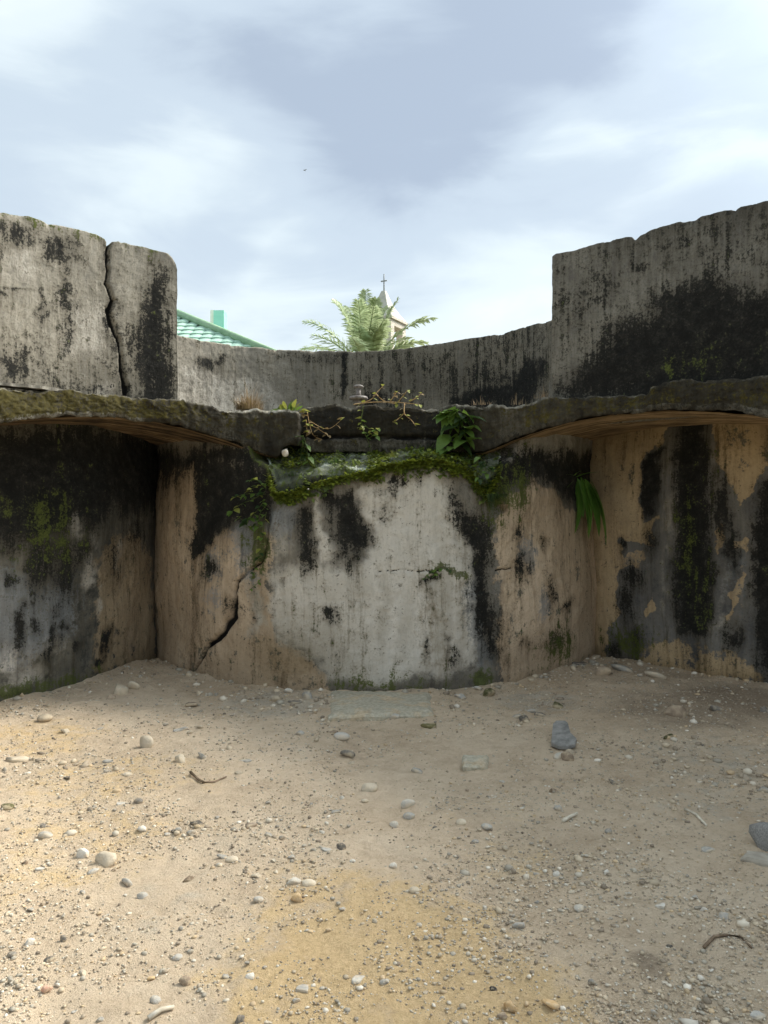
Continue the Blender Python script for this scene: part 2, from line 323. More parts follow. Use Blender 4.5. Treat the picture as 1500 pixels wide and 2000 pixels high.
# ------------------------------------------------------------------ walls swept along plan curves
def arc(c, r, inward):                       # plan arc; s is metres along it, theta = s / r clockwise from +Y ; outward = away from the visible face
    def f(s):
        t = s / r; d = np.stack([np.sin(t), np.cos(t)], 1)
        return c + d * r, (d if inward else -d)
    return f
class Wall:
    def __init__(w_, curve, s0, s1, ds):
        w_.curve = curve; w_.s = np.linspace(s0, s1, int(abs(s1 - s0) / ds) + 1)
        w_.sd = np.linspace(s0, s1, 3000); p, nn = curve(w_.sd); w_.dx = p
        w_.du = 750 + FPX * p[:, 0] / np.maximum(p[:, 1], 0.05)
    def at(w_, u, v, rng_=None):             # photo point -> (s, z) on the wall face
        e = np.abs(w_.du - u)
        if rng_: e = np.where((w_.sd < rng_[0]) | (w_.sd > rng_[1]), 1e9, e)
        k = int(np.argmin(e)); return w_.sd[k], CAMZ - (v - 1000) / FPX * w_.dx[k, 1]
    def sweep(w_, prof):                     # prof(s array) -> (n, K, 2): offset from face, z
        pr = prof(w_.s); n, K, _ = pr.shape; p, nn = w_.curve(w_.s)
        xy = p[:, None, :] + nn[:, None, :] * pr[:, :, :1]
        V = np.concatenate([xy, pr[:, :, 1:]], 2).reshape(-1, 3)
        w_.S = np.repeat(w_.s, K); w_.Z = pr[:, :, 1].ravel(); w_.off = pr[:, :, 0].ravel()
        i = np.arange(n * K).reshape(n, K)
        w_.F = np.stack([i[:-1, :-1], i[1:, :-1], i[1:, 1:], i[:-1, 1:]], -1).reshape(-1, 4)
        q = np.stack([w_.S, w_.Z, w_.S * 0 + 3.7], 1); w_.Sw = w_.S + fbm(q, 5, 5, 201, .6) * .10; w_.Zw = w_.Z + fbm(q, 5, 5, 207, .6) * .10
        w_.V = V; w_.NN = np.repeat(nn, K, 0); w_.K = K; w_.n = n
        w_.A = {k: np.zeros(len(V)) for k in ('ochre', 'white', 'damp_shade', 'black', 'moss', 'blue', 'crack', 'runs')}
        return w_
    def rough(w_, a1, s1, a2, s2, seed=1):
        q = w_.V.copy()
        for k in range(3):
            w_.V[:, k] += fbm(q, s1, 4, seed + 31 * k) * a1 + fbm(q, s2, 3, seed + 57 + 13 * k, 0.6) * a2
    def push(w_, amt):                       # inwards, away from the viewer's side
        w_.V[:, :2] += w_.NN * amt[:, None]
    def poly(w_, key, pts, soft=14, amp=1.0, rng_=None):
        q = np.array([w_.at(u, v, rng_) for u, v in pts]); sc = FPX / 6.6; soft = soft * 1.7 / sc
        S, Z = w_.Sw, w_.Zw; ins = np.zeros(len(S), bool); d = np.full(len(S), 1e9)
        for k in range(len(q)):
            a = q[k]; b = q[(k + 1) % len(q)]
            e = b - a; L = e @ e + 1e-12
            t = np.clip(((S - a[0]) * e[0] + (Z - a[1]) * e[1]) / L, 0, 1)
            d = np.minimum(d, np.hypot(S - a[0] - t * e[0], Z - a[1] - t * e[1]))
            c = ((a[1] > Z) != (b[1] > Z)) & (S < (b[0] - a[0]) * (Z - a[1]) / (b[1] - a[1] + 1e-12) + a[0]); ins ^= c
        sgn = np.where(ins, d, -d); f = np.clip(0.5 + sgn / (2 * soft), 0, 1) * amp
        w_.A[key] = np.maximum(w_.A[key], f)
    def cut(w_, key, pts, soft=14, amp=1.0, rng_=None):
        keep = w_.A[key].copy(); w_.A[key] = np.zeros_like(keep); w_.poly(key, pts, soft, amp, rng_)
        w_.A[key] = keep * (1 - w_.A[key])
    def blob(w_, key, u, v, ru, rv, amp=1.0, rng_=None):
        s, z = w_.at(u, v, rng_); s1, _ = w_.at(u + ru, v, rng_); s2, _ = w_.at(u - ru, v, rng_); rs = max(abs(s1 - s2) / 2, 0.01)
        rz = abs(w_.at(u, v + rv, rng_)[1] - z)
        d = np.hypot((w_.Sw - s) / rs, (w_.Zw - z) / rz); w_.A[key] = np.maximum(w_.A[key], amp * np.clip(1.2 - 0.6 * d, 0, 1))
    def line(w_, key, pts, wid, rng_=None):  # pts: (u, v, width px)
        d = np.full(len(w_.S), 9.0)
        for (a, b) in zip(pts[:-1], pts[1:]):
            sa, za = w_.at(a[0], a[1], rng_); sb, zb = w_.at(b[0], b[1], rng_); e0, e1 = sb - sa, zb - za; L = e0 * e0 + e1 * e1 + 1e-12
            wS = w_.S + (w_.Sw - w_.S) * .35; wZ = w_.Z + (w_.Zw - w_.Z) * .35
            t = np.clip(((wS - sa) * e0 + (wZ - za) * e1) / L, 0, 1)
            ww = (a[2] + (b[2] - a[2]) * t) / 230 * wid
            d = np.minimum(d, np.hypot(wS - sa - t * e0, wZ - za - t * e1) / ww)
        f = np.clip(1.25 - d * 0.75, 0, 1); w_.A[key] = np.maximum(w_.A[key], f); return f
    def obj(w_, name, mat, parent, label=None, caps=True):
        F = w_.F
        bk = w_.A['black'].reshape(w_.n, w_.K); dp_ = np.zeros_like(bk); acc = np.zeros(w_.n)
        for k in range(w_.K - 1, -1, -1): acc = np.maximum(bk[:, k], acc * 0.982); dp_[:, k] = acc
        w_.A['drip'] = dp_.ravel()
        me = new_mesh(name, w_.V, F, np.stack([w_.S, w_.Z + np.abs(w_.off)], 1), w_.A, [mat])
        if caps:
            import bmesh
            bm = bmesh.new(); bm.from_mesh(me); bm.verts.ensure_lookup_table()
            for row in (range(w_.K - 1, -1, -1), range((w_.n - 1) * w_.K, w_.n * w_.K)):
                try: bm.faces.new([bm.verts[k] for k in row])
                except ValueError: pass
            bm.to_mesh(me); bm.free()
        return link(name, me, parent, label)

bunker = empty('concrete_bunker', (PC[0], PC[1], 0), 'ruined round concrete gun pit with stained walls, arched alcoves and high parapets', 'bunker')
bunker_loc = np.array([PC[0], PC[1], 0.0])
_link = link
def part(name, me, label=None, parent=bunker):
    o = _link(name, me, parent, label); o.matrix_parent_inverse = Matrix.Translation(-Vector(bunker_loc)); return o
def wpart(w_, name, mat, label, caps=True):
    o = w_.obj(name, mat, bunker, label, caps); o.matrix_parent_inverse = Matrix.Translation(-Vector(bunker_loc)); return o

def lin(xs, pts): q = np.array(sorted(pts)); return np.interp(xs, q[:, 0], q[:, 1])
def face_prof(z0, z1, thick, nf, nt=5, rnd=0.03, down=None):
    """inner face from z0 to z1, a rounded arris, the top, and the outer face going down again"""
    def f(s):
        a = z0(s); b = z1(s); n = len(s); t = np.linspace(0, 1, nf) ** 1.0
        K = [np.stack([np.zeros((n, nf)), a[:, None] + (b - rnd - a)[:, None] * t], 2)]
        for ang in (30, 60, 90):
            q = R_(ang); K.append(np.stack([np.full(n, rnd - rnd * math.cos(q)), b - rnd + rnd * math.sin(q)], 1)[:, None, :])
        for k in range(1, nt + 1): K.append(np.stack([np.full(n, rnd + (thick - 2 * rnd) * k / nt), b], 1)[:, None, :])
        K.append(np.stack([np.full(n, thick), b - rnd], 1)[:, None, :])
        dz = a if down is None else np.full(n, down)
        for k in (0.33, 0.66, 1.0): K.append(np.stack([np.full(n, thick), b - rnd + (dz - b + rnd) * k], 1)[:, None, :])
        return np.concatenate(K, 1)
    return f

# ---- central bulging pier
pier = Wall(arc(PIER_C, PIER_R, True), 0, 1, 1)          # placeholder, replaced below (needs the near side of the circle)
def pier_curve(s):
    t = s / PIER_R; d = np.stack([np.sin(t), -np.cos(t)], 1); return PIER_C + d * PIER_R, -d
pier = Wall(pier_curve, -PIER_R * R_(82), PIER_R * R_(82), 0.0115)
ptop_pts = [(520, 905), (528, 930), (540, 968), (560, 972), (600, 955), (650, 940), (700, 930), (760, 914), (820, 906), (860, 905), (900, 918), (930, 945), (950, 966), (966, 940), (985, 905)]
def pier_top(s):
    pts = [pier.at(u, v) for u, v in ptop_pts]; a, b = pier.at(492, 880)[0], pier.at(1003, 880)[0]; pts = [(-9, 2.36), (a - .12, 2.36), (a, 1.98)] + pts + [(b, 1.99), (b + .12, 2.36), (9, 2.36)]
    return lin(s, pts)
pier.sweep(face_prof(lambda s: np.full(len(s), -0.12), pier_top, 0.45, 190, rnd=0.035))
pier.poly('ochre', [(290, 1340), (300, 905), (385, 905), (385, 1060), (400, 1065), (440, 1030), (470, 1050), (478, 1100), (530, 1040), (535, 1130), (545, 1240), (640, 1310), (640, 1360)], 22)
pier.poly('ochre', [(968, 1010), (985, 980), (1040, 930), (1085, 960), (1100, 1000), (1160, 1000), (1160, 1330), (968, 1330), (975, 1200)], 16)
pier.poly('white', [(700, 985), (712, 955), (745, 930), (800, 920), (855, 908), (880, 950), (905, 1020), (920, 1060), (925, 1130), (930, 1230), (925, 1300), (860, 1325), (640, 1330), (625, 1290), (545, 1245), (532, 1190), (535, 1110), (600, 1100), (700, 1105), (720, 1060), (722, 1020)], 20)
pier.poly('white', [(480, 1120), (520, 1110), (530, 1230), (480, 1250)], 14, .62)
pier.poly('white', [(610, 960), (640, 955), (640, 1030), (660, 1100), (620, 1110)], 12, .75)
pier.poly('white', [(535, 1010), (580, 990), (590, 1090), (535, 1100)], 18, .55)
for q in ([(583, 985), (612, 985), (612, 1050), (610, 1115), (592, 1125), (588, 1050)], [(625, 962), (700, 960), (706, 985), (700, 1010), (722, 1030), (722, 1060), (700, 1075), (688, 1112), (678, 1070), (655, 1100), (648, 1050), (652, 1000), (632, 985)], [(755, 932), (790, 930), (785, 950), (768, 955), (762, 978), (752, 960)], [(805, 930), (832, 922), (825, 945)], [(748, 995), (758, 990), (754, 1012), (746, 1012)]):
    pier.poly('black', q, 14, .92)
pier.poly('black', [(880, 955), (905, 985), (950, 1010), (962, 1060), (960, 1130), (975, 1230), (985, 1290), (950, 1290), (925, 1200), (922, 1080), (905, 1030), (885, 1000)], 18, .92)
pier.poly('black', [(378, 900), (530, 905), (527, 1020), (455, 1020), (430, 1035), (398, 1075), (376, 1085)], 16)
pier.poly('black', [(290, 880), (540, 880), (540, 915), (300, 912)], 20)
pier.poly('black', [(965, 885), (1160, 885), (1160, 960), (1105, 985), (1085, 945), (1040, 928), (990, 960), (960, 1000)], 18, .95)
for (u, v, a, b) in [(652, 1200, 17, 16), (888, 1283, 12, 18), (835, 1125, 20, 9), (410, 1115, 16, 20), (455, 1190, 12, 22), (830, 1260, 7, 20), (870, 1240, 7, 8), (1020, 1110, 16, 26), (1075, 1160, 12, 30), (1015, 1045, 9, 20), (1085, 1255, 32, 30), (1030, 1260, 10, 10), (490, 1205, 4, 6), (555, 1135, 7, 9), (1110, 1180, 15, 12), (1065, 1060, 10, 14)]:
    pier.blob('black', u, v, a, b, .60)
for (u, v, a, b, c) in [(560, 1285, 110, 70, .95), (470, 1315, 110, 40, .7), (510, 1130, 22, 160, .8), (350, 1230, 60, 110, .55), (760, 1335, 160, 22, .55), (860, 1190, 16, 100, .6), (742, 1220, 10, 110, .5), (790, 1230, 14, 90, .4), (690, 1180, 22, 80, .35), (900, 1180, 10, 110, .5), (640, 1150, 30, 50, .35), (1080, 1290, 80, 40, .6), (1140, 1150, 14, 190, .6), (560, 1060, 40, 70, .45), (780, 1100, 60, 50, .2)]:
    pier.blob('damp_shade', u, v, a, b, c)
for (u, v, a, b, c) in [(345, 960, 60, 90, .75), (330, 1260, 50, 70, .5), (420, 1290, 90, 40, .5), (1060, 1000, 90, 60, .45), (1120, 1100, 30, 120, .5), (990, 1180, 14, 120, .3)]: pier.blob('damp_shade', u, v, a, b, c)  # upper blobs paint the shade of the top corners into the ochre
for (u, v, a, b) in [(415, 1110, 14, 26), (420, 1175, 18, 22), (1030, 1090, 16, 30), (1060, 1180, 12, 34), (500, 1120, 16, 14)]: pier.blob('blue', u, v, a, b, .8)
pier.poly('black', [(290, 870), (400, 870), (400, 930), (350, 945), (310, 960), (290, 990)], 30, .75)  # deep shade of the upper left corner, painted black
pier.poly('moss', [(530, 955), (545, 985), (600, 975), (640, 955), (720, 940), (760, 925), (860, 900), (900, 925), (960, 990), (985, 980), (980, 880), (530, 880)], 14, .5)
pier.poly('moss', [(640, 1330), (720, 1322), (830, 1322), (890, 1320), (890, 1360), (640, 1360)], 20, .60)
pier.blob('moss', 936, 1330, 22, 16, .9); pier.blob('moss', 880, 1113, 36, 7, .75); pier.blob('moss', 990, 965, 40, 50, .55)
pier.blob('moss', 505, 1070, 24, 40, .6); pier.blob('moss', 1090, 1270, 40, 40, .5)
pier.blob('blue', 555, 1000, 40, 50, .8); pier.blob('blue', 480, 1060, 30, 50, .75); pier.blob('blue', 930, 1190, 18, 90, .8); pier.blob('blue', 945, 1270, 26, 50, .6); pier.blob('blue', 600, 930, 70, 30, .7)
pier.blob('runs', 760, 1180, 230, 170, .8); pier.blob('runs', 1060, 1130, 110, 200, .9); pier.blob('runs', 350, 1100, 80, 200, .7)
ck = pier.line('crack', [(380, 1312, 3), (394, 1285, 5), (405, 1262, 7), (440, 1240, 13), (458, 1205, 13), (463, 1170, 6), (464, 1135, 5), (490, 1112, 4), (516, 1095, 3), (528, 1050, 3), (533, 1000, 2)], 0.55)
ck2 = pier.line('crack', [(735, 1119, 1.6), (752, 1115, 1.8), (768, 1117, 1.6), (790, 1112, 2), (812, 1113, 1.6), (826, 1109, 2.4), (840, 1114, 3), (862, 1112, 2), (900, 1113, 1.5)], 0.42); ck3 = pier.line('crack', [(970, 1116, 4), (1000, 1110, 3)], 0.5)
peel = np.clip(pier.A['ochre'] + pier.A['white'], 0, 1)
pier.A['damp_shade'] = np.maximum(pier.A['damp_shade'], .75 * np.exp(-np.clip(pier.Z - .05, 0, 9) / .13)); pier.rough(0.050, 1.4, 0.010, 16, 3)
pier.push(0.075 * ck + 0.02 * ck2 + 0.02 * ck3 - 0.012 * peel + 0.02 * pier.A['black'] * (pier.Z > 0.8))
pier.A['black'] = np.maximum(pier.A['black'], .10); rim = np.clip(1.3 - (pier_top(pier.S) - pier.Z) / .05, 0, 1) * (np.abs(pier.S) < 1.2); pier.A['white'] *= 1 - rim; pier.A['moss'] = np.maximum(pier.A['moss'], .62 * rim); pier.A['damp_shade'] = np.maximum(pier.A['damp_shade'], .8 * rim); pier.A['black'] = np.maximum(pier.A['black'], .6 * rim)  # top rim mossed and darkened in colour to dim its sunlit line
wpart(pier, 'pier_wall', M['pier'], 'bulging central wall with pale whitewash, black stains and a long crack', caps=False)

# ---- mossy sloping cap of the pier, from the broken front edge back to the ledge
sA = pier.at(527, 930)[0]; sB = pier.at(972, 930)[0]
sc_ = np.linspace(sA, sB, 150); pf, nn = pier_curve(sc_); zf = pier_top(sc_)
nt = 40; rows = []
thc = np.arctan2(pf[:, 0] - PC[0], pf[:, 1] - PC[1])
ang = np.linspace(thc[0], thc[-1], 150); back = PC + np.stack([np.sin(ang), np.cos(ang)], 1) * (PR + 0.30)
Vc = np.zeros((150, nt, 3))
for k in range(nt):
    t = k / (nt - 1)
    xy = pf + nn * 0.02 + (back - pf) * t; z = zf - 0.015 + (2.11 - zf) * (t ** 0.62)
    Vc[:, k, :2] = xy; Vc[:, k, 2] = z
cap = Wall(pier_curve, sA, sB, 0.02); cap.s = sc_; cap.n = 150; cap.K = nt
cap.V = Vc.reshape(-1, 3); cap.S = np.repeat(sc_, nt); cap.Z = cap.V[:, 2].copy(); cap.Sw = cap.S; cap.Zw = cap.Z; cap.off = np.tile(np.linspace(0, .6, nt), 150)
i_ = np.arange(150 * nt).reshape(150, nt); cap.F = np.stack([i_[:-1, :-1], i_[1:, :-1], i_[1:, 1:], i_[:-1, 1:]], -1).reshape(-1, 4)
cap.A = {k: np.zeros(len(cap.V)) for k in ('ochre', 'white', 'damp_shade', 'black', 'moss', 'blue', 'crack', 'runs')}
cap.A['moss'] = .40 + .5 * fbm(cap.V, 3, 3, 71); cap.A['white'] = np.clip(0.18 + fbm(cap.V, 4, 3, 77), 0, 1)
cap.rough(0.07, 5, 0.045, 16, 23)
lip = np.clip(1.2 - cap.off / .05, 0, 1); cap.A['black'] = np.maximum(cap.A['black'], .75 * lip); cap.A['white'] *= 1 - lip  # front lip blackened to dim the sunlit edge
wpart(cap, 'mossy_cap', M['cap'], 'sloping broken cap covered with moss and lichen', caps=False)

# ---- left alcove wall
def left_curve(s):
    t = s / L_R; d = np.stack([np.cos(t), -np.sin(t)], 1); return L_C + d * L_R, -d        # t = 0 faces right, grows towards the viewer
left = Wall(left_curve, -L_R * R_(14), L_R * R_(95), 0.0125)
left.sweep(face_prof(lambda s: np.full(len(s), -0.12), lambda s: 2.34 + 0 * s, 0.5, 170))
left.poly('ochre', [(170, 1080), (215, 1010), (300, 1060), (310, 1320), (180, 1340), (165, 1200)], 26, .72)
left.poly('black', [(-700, 850), (320, 850), (320, 990), (250, 1010), (225, 990), (180, 1040), (150, 1020), (130, 1060), (60, 1070), (-60, 1060), (-700, 1000)], 30, .95)
left.blob('black', 85, 1100, 40, 70, .68); left.blob('black', 40, 1225, 12, 40, .8); left.blob('black', 130, 1120, 40, 60, .62); left.blob('black', 215, 1250, 9, 30, .8); left.blob('black', 200, 1295, 9, 8, .8); left.blob('black', 105, 1240, 12, 40, .6); left.blob('black', 270, 1040, 40, 40, .5); left.blob('black', 220, 1080, 20, 60, .55)
left.poly('blue', [(-300, 1080), (30, 1090), (80, 1130), (170, 1080), (165, 1230), (60, 1300), (-300, 1330)], 26, .72)
left.blob('moss', 100, 1050, 60, 60, .45); left.blob('moss', 30, 1355, 60, 16, .8); left.blob('moss', 130, 1330, 80, 12, .6); left.blob('moss', 70, 1000, 60, 40, .5)
left.blob('damp_shade', 90, 1310, 30, 36, .9); left.blob('damp_shade', 240, 1310, 70, 20, .4); left.blob('damp_shade', 150, 1160, 30, 130, .5)
for (u, v, a, b, c) in [(145, 1020, 16, 40, .62), (172, 1120, 12, 50, .66), (180, 1050, 14, 30, .5), (60, 1330, 70, 30, .55), (90, 1270, 60, 40, .45), (20, 1290, 30, 40, .6), (235, 1080, 10, 50, .5), (190, 1180, 10, 60, .5)]: left.blob('white', u, v, a, b, c)
left.poly('black', [(60, 1050), (180, 1030), (190, 1070), (170, 1110), (140, 1190), (100, 1170), (70, 1120)], 20, .62)
for (u, v) in [(20, 1130), (45, 1180), (70, 1220), (110, 1190), (130, 1220), (25, 1260), (60, 1120), (140, 1150), (95, 1280), (150, 1260)]: left.blob('black', u, v, 14, 20, .55)
left.A['black'] = np.maximum(left.A['black'], .16); left.A['runs'][:] = 0.9
left.A['damp_shade'] = np.maximum(left.A['damp_shade'], .75 * np.exp(-np.clip(left.Z - .05, 0, 9) / .13)); left.rough(0.05, 1.5, 0.010, 16, 41)
wpart(left, 'alcove_wall', M['alcoveL'], 'left alcove wall, blackened above and grey-blue speckled below', caps=False)

# ---- right alcove wall
rt0 = math.atan2(2.12 - RR_C[0], 8.05 - RR_C[1])
def right_curve(s):
    t = math.pi + math.atan2(RR_C[0] - 2.12, RR_C[1] - 8.05) - s / RR_R; d = np.stack([np.sin(t), np.cos(t)], 1)
    return RR_C + d * RR_R, -d                                                            # s = 0 at the corner with the pier
right = Wall(right_curve, -0.5, 4.6, 0.0125)
right.sweep(face_prof(lambda s: np.full(len(s), -0.12), lambda s: 2.42 + 0 * s, 0.5, 175))
right.poly('ochre', [(1140, 800), (1310, 800), (1295, 860), (1262, 890), (1255, 980), (1262, 1010), (1290, 1000), (1275, 1065), (1215, 1065), (1222, 1090), (1260, 1080), (1250, 1115), (1212, 1110), (1205, 1160), (1215, 1200), (1190, 1240), (1170, 1330), (1130, 1330)], 8)
right.poly('ochre', [(1395, 800), (1560, 790), (1560, 880), (1480, 900), (1475, 960), (1450, 985), (1425, 940), (1400, 900)], 10)
right.poly('ochre', [(1395, 1040), (1412, 1020), (1412, 1080), (1400, 1085)], 6); right.poly('ochre', [(1430, 1070), (1450, 1045), (1462, 1050), (1450, 1080)], 6)
right.poly('ochre', [(1420, 1160), (1440, 1110), (1448, 1120), (1435, 1180), (1425, 1210)], 6)
right.poly('ochre', [(1250, 1245), (1330, 1240), (1420, 1270), (1500, 1300), (1500, 1350), (1240, 1330)], 16, .62)
right.poly('ochre', [(1255, 1190), (1285, 1150), (1285, 1180), (1262, 1210)], 6)
right.poly('black', [(1322, 815), (1372, 815), (1388, 1000), (1392, 1180), (1390, 1245), (1330, 1250), (1318, 1180), (1322, 1000)], 12, .9)
right.poly('black', [(1268, 880), (1300, 870), (1290, 950), (1280, 1000), (1258, 1000), (1255, 950)], 8)
right.poly('black', [(1480, 930), (1700, 900), (1700, 1250), (1500, 1330), (1470, 1230), (1462, 1130), (1470, 1000)], 16, .9)
for (u, v, a, b) in [(1275, 1050, 12, 26), (1240, 1130, 22, 24), (1220, 1070, 8, 9), (1240, 1250, 22, 24), (1410, 1000, 14, 70), (1425, 1080, 14, 50), (1200, 1270, 14, 20), (1225, 1180, 18, 40), (1440, 1250, 20, 30)]:
    right.blob('black', u, v, a, b, .66)
right.blob('moss', 1350, 1100, 30, 90, .45); right.blob('moss', 1230, 1255, 40, 25, .6)
right.blob('blue', 1425, 1110, 30, 60, .55); right.blob('blue', 1240, 1110, 26, 30, .45)
right.poly('white', [(1400, 1090), (1425, 1090), (1420, 1230), (1400, 1240)], 10, .5); right.poly('white', [(1290, 960), (1320, 850), (1318, 1200), (1280, 1220), (1285, 1100)], 14, .42)
right.A['black'] = np.maximum(right.A['black'], .12); right.blob('damp_shade', 1300, 1050, 40, 220, .5); right.blob('damp_shade', 1420, 1050, 50, 200, .5); right.blob('damp_shade', 1190, 870, 60, 60, .6); right.blob('damp_shade', 1250, 830, 220, 80, .85); right.blob('damp_shade', 1420, 840, 120, 60, .7); right.A['runs'][:] = 0.8; right.blob('damp_shade', 1300, 1290, 200, 40, .5); right.blob('damp_shade', 1155, 1100, 12, 220, .6)  # blobs near the top paint in the shade under the ledge
rib = np.exp(-((right.S - right.at(1355, 1000)[0]) / 0.13) ** 6)
right.A['damp_shade'] = np.maximum(right.A['damp_shade'], .75 * np.exp(-np.clip(right.Z - .05, 0, 9) / .13)); right.rough(0.045, 1.5, 0.009, 16, 71); right.push(-0.008 * right.A['ochre'] + 0.02 * rib)
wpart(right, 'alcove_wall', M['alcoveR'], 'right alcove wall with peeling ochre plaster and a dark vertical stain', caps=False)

# ---- ledge ring over the alcoves (beam, roof edge) and the arched soffits
def ring_z(pts):                                     # photo edge points on the ring -> (theta, z)
    o = []
    for u, v in pts:
        k = (u - 750) / FPX; Yd = 2 * PC[1] / (1 + k * k); o.append((math.atan2(k * Yd, Yd - PC[1]), CAMZ - (v - 1000) / FPX * Yd))
    return o
bot_pts = ring_z([(0, 826), (55, 816), (110, 813), (165, 811), (230, 813), (300, 822), (350, 832), (400, 845), (440, 858), (480, 873), (520, 887), (545, 891), (556, 874), (575, 868), (598, 868), (610, 880), (700, 884), (800, 884), (900, 884), (925, 882), (945, 881), (970, 870), (1000, 857), (1060, 836), (1130, 817), (1200, 806), (1300, 799), (1400, 802), (1500, 813)])
top_pts = ring_z([(0, 757), (90, 760), (180, 768), (265, 776), (350, 787), (450, 797), (520, 801), (596, 804), (606, 792), (700, 790), (800, 791), (900, 793), (1000, 791), (1060, 780), (1080, 775), (1160, 773), (1262, 768), (1270, 751), (1330, 745), (1400, 741), (1450, 734), (1500, 732)])
def mirror_ext(pts, lo, hi):                          # beyond the frame the arches repeat
    return [(-2.2, lo), (-1.25, lo), (-1.10, lo)] + pts + [(1.12, hi), (1.25, hi), (2.2, hi)]
bot_pts = mirror_ext(bot_pts, 2.0, 2.05); top_pts = mirror_ext(top_pts, 2.42, 2.48)
def ring_curve(s):
    t = s / PR; d = np.stack([np.sin(t), np.cos(t)], 1)
    rec = np.clip((t + 0.222) / 0.012, 0, 1) * np.clip((0.23 - t) / 0.20, 0, 1) * 0.10
    return PC + d * (PR + rec)[:, None], d
ring = Wall(ring_curve, -PR * 1.95, PR * 1.95, 0.0125)
def ring_prof(s):
    t = s / PR; zb = lin(t, bot_pts); zt = lin(t, top_pts); n = len(s); DEP = 2.1
    K = [np.stack([np.full((n, 8), 0) + np.linspace(DEP, 0.05, 8), np.repeat(zb[:, None] + 0.012, 8, 1)], 2)]
    q = np.linspace(0, 1, 44); bulge = 0.02 * (1 - (2 * q - 1) ** 6)
    K.append(np.stack([np.repeat((0.02 - bulge)[None, :], n, 0), zb[:, None] + (zt - zb)[:, None] * q], 2))
    K.append(np.stack([np.full((n, 14), 0) + np.linspace(0.02, DEP, 14), np.repeat(zt[:, None], 14, 1)], 2))
    return np.concatenate(K, 1)
ring.sweep(ring_prof)
thR = ring.S / PR; zbR = lin(thR, bot_pts); ztR = lin(thR, top_pts); hh = (ring.Z - zbR) / np.maximum(ztR - zbR, .05)
ring.A['moss'] = np.clip(0.26 + 0.36 * np.clip((-thR - .42) / .12, 0, 1) + 0.18 * np.clip((thR - .3) / .2, 0, 1) + 0.2 * fbm(ring.V, 2.2, 3, 19) - 0.5 * np.exp(-((hh - 0.05) / 0.12) ** 2) - 0.25 * (hh > .93), 0, 1)
ring.A['moss'] *= np.where(np.abs(thR) < 0.22, 0.55, 1.0)
ring.A['white'] = np.clip((hh > 0.94) * 0.38 + 0.20 * np.exp(-((hh - 0.0) / 0.12) ** 2) + 0.22 * np.exp(-((thR + .30) / 0.10) ** 2), 0, 1) * (ring.off < 0.12)
ring.A['white'] = np.maximum(ring.A['white'], .22); ring.A['white'] = np.maximum(ring.A['white'], .46 * (np.abs(thR) > .6) * (hh < .2) * (ring.off < .1))
ring.A['white'] = np.maximum(ring.A['white'], (np.abs(thR) < .2) * (hh < .35) * .42)
ring.A['black'] = np.clip(0.40 + 0.25 * fbm(ring.V, 2.0, 3, 29) + 0.12 * (np.abs(thR) < 0.22) * (hh > 0.3) * (hh < .92) - 0.3 * (hh > 0.93), 0, 1)
lay = np.exp(-((hh - 0.34) / 0.05) ** 2) * (np.abs(thR) < 0.215); ring.A['crack'] = np.clip(lay * (0.6 + 1.4 * fbm(ring.V, 5, 2, 8)), 0, 1)
ring.push(0.05 * lay - 0.03 * (hh < 0.3) * (np.abs(thR) < .2) * (ring.off < .1))
ring.rough(0.030, 4.0, 0.017, 22, 91); ring.V += np.stack([fbm(ring.V, 48, 2, 400 + k) for k in range(3)], 1) * .010
ch = fbm(np.stack([ring.S, ring.S * 0, ring.S * 0], 1), 7, 4, 15); ring.V[:, 2] += np.where(hh > .9, 0.045 * ch, 0)
wpart(ring, 'roof_ledge', M['ledge'], 'mossy ragged concrete ledge running round the pit above the alcoves', caps=True)

def soffit(t0, t1, name, label, seed):
    nT, nD = 170, 60; t = np.linspace(t0, t1, nT); dep = np.linspace(0.035, 2.0, nD)
    zb = lin(t, bot_pts); V = np.zeros((nT, nD, 3))
    for k, d_ in enumerate(dep):
        V[:, k, 0] = PC[0] + np.sin(t) * (PR + d_); V[:, k, 1] = PC[1] + np.cos(t) * (PR + d_); V[:, k, 2] = zb - 0.016 - 0.0 * d_
    V[:, :, 2] += 0.03 * np.maximum(0, vnoise(np.stack([np.repeat(dep[None], nT, 0).ravel() * 7, np.repeat(t[:, None], nD, 1).ravel() * 1.2, np.zeros(nT * nD)], 1), seed).reshape(nT, nD))
    V = V.reshape(-1, 3); V[:, 2] += fbm(V, 9, 3, seed) * 0.010
    i = np.arange(nT * nD).reshape(nT, nD); F = np.stack([i[:-1, :-1], i[:-1, 1:], i[1:, 1:], i[1:, :-1]], -1).reshape(-1, 4)
    uv = np.stack([np.repeat(t * 4, nD), np.tile(dep, nT)], 1)
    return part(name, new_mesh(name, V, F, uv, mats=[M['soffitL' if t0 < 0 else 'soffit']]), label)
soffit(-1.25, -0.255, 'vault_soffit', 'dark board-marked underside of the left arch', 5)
soffit(0.235, 1.25, 'vault_soffit', 'brown board-marked underside of the right arch', 6)

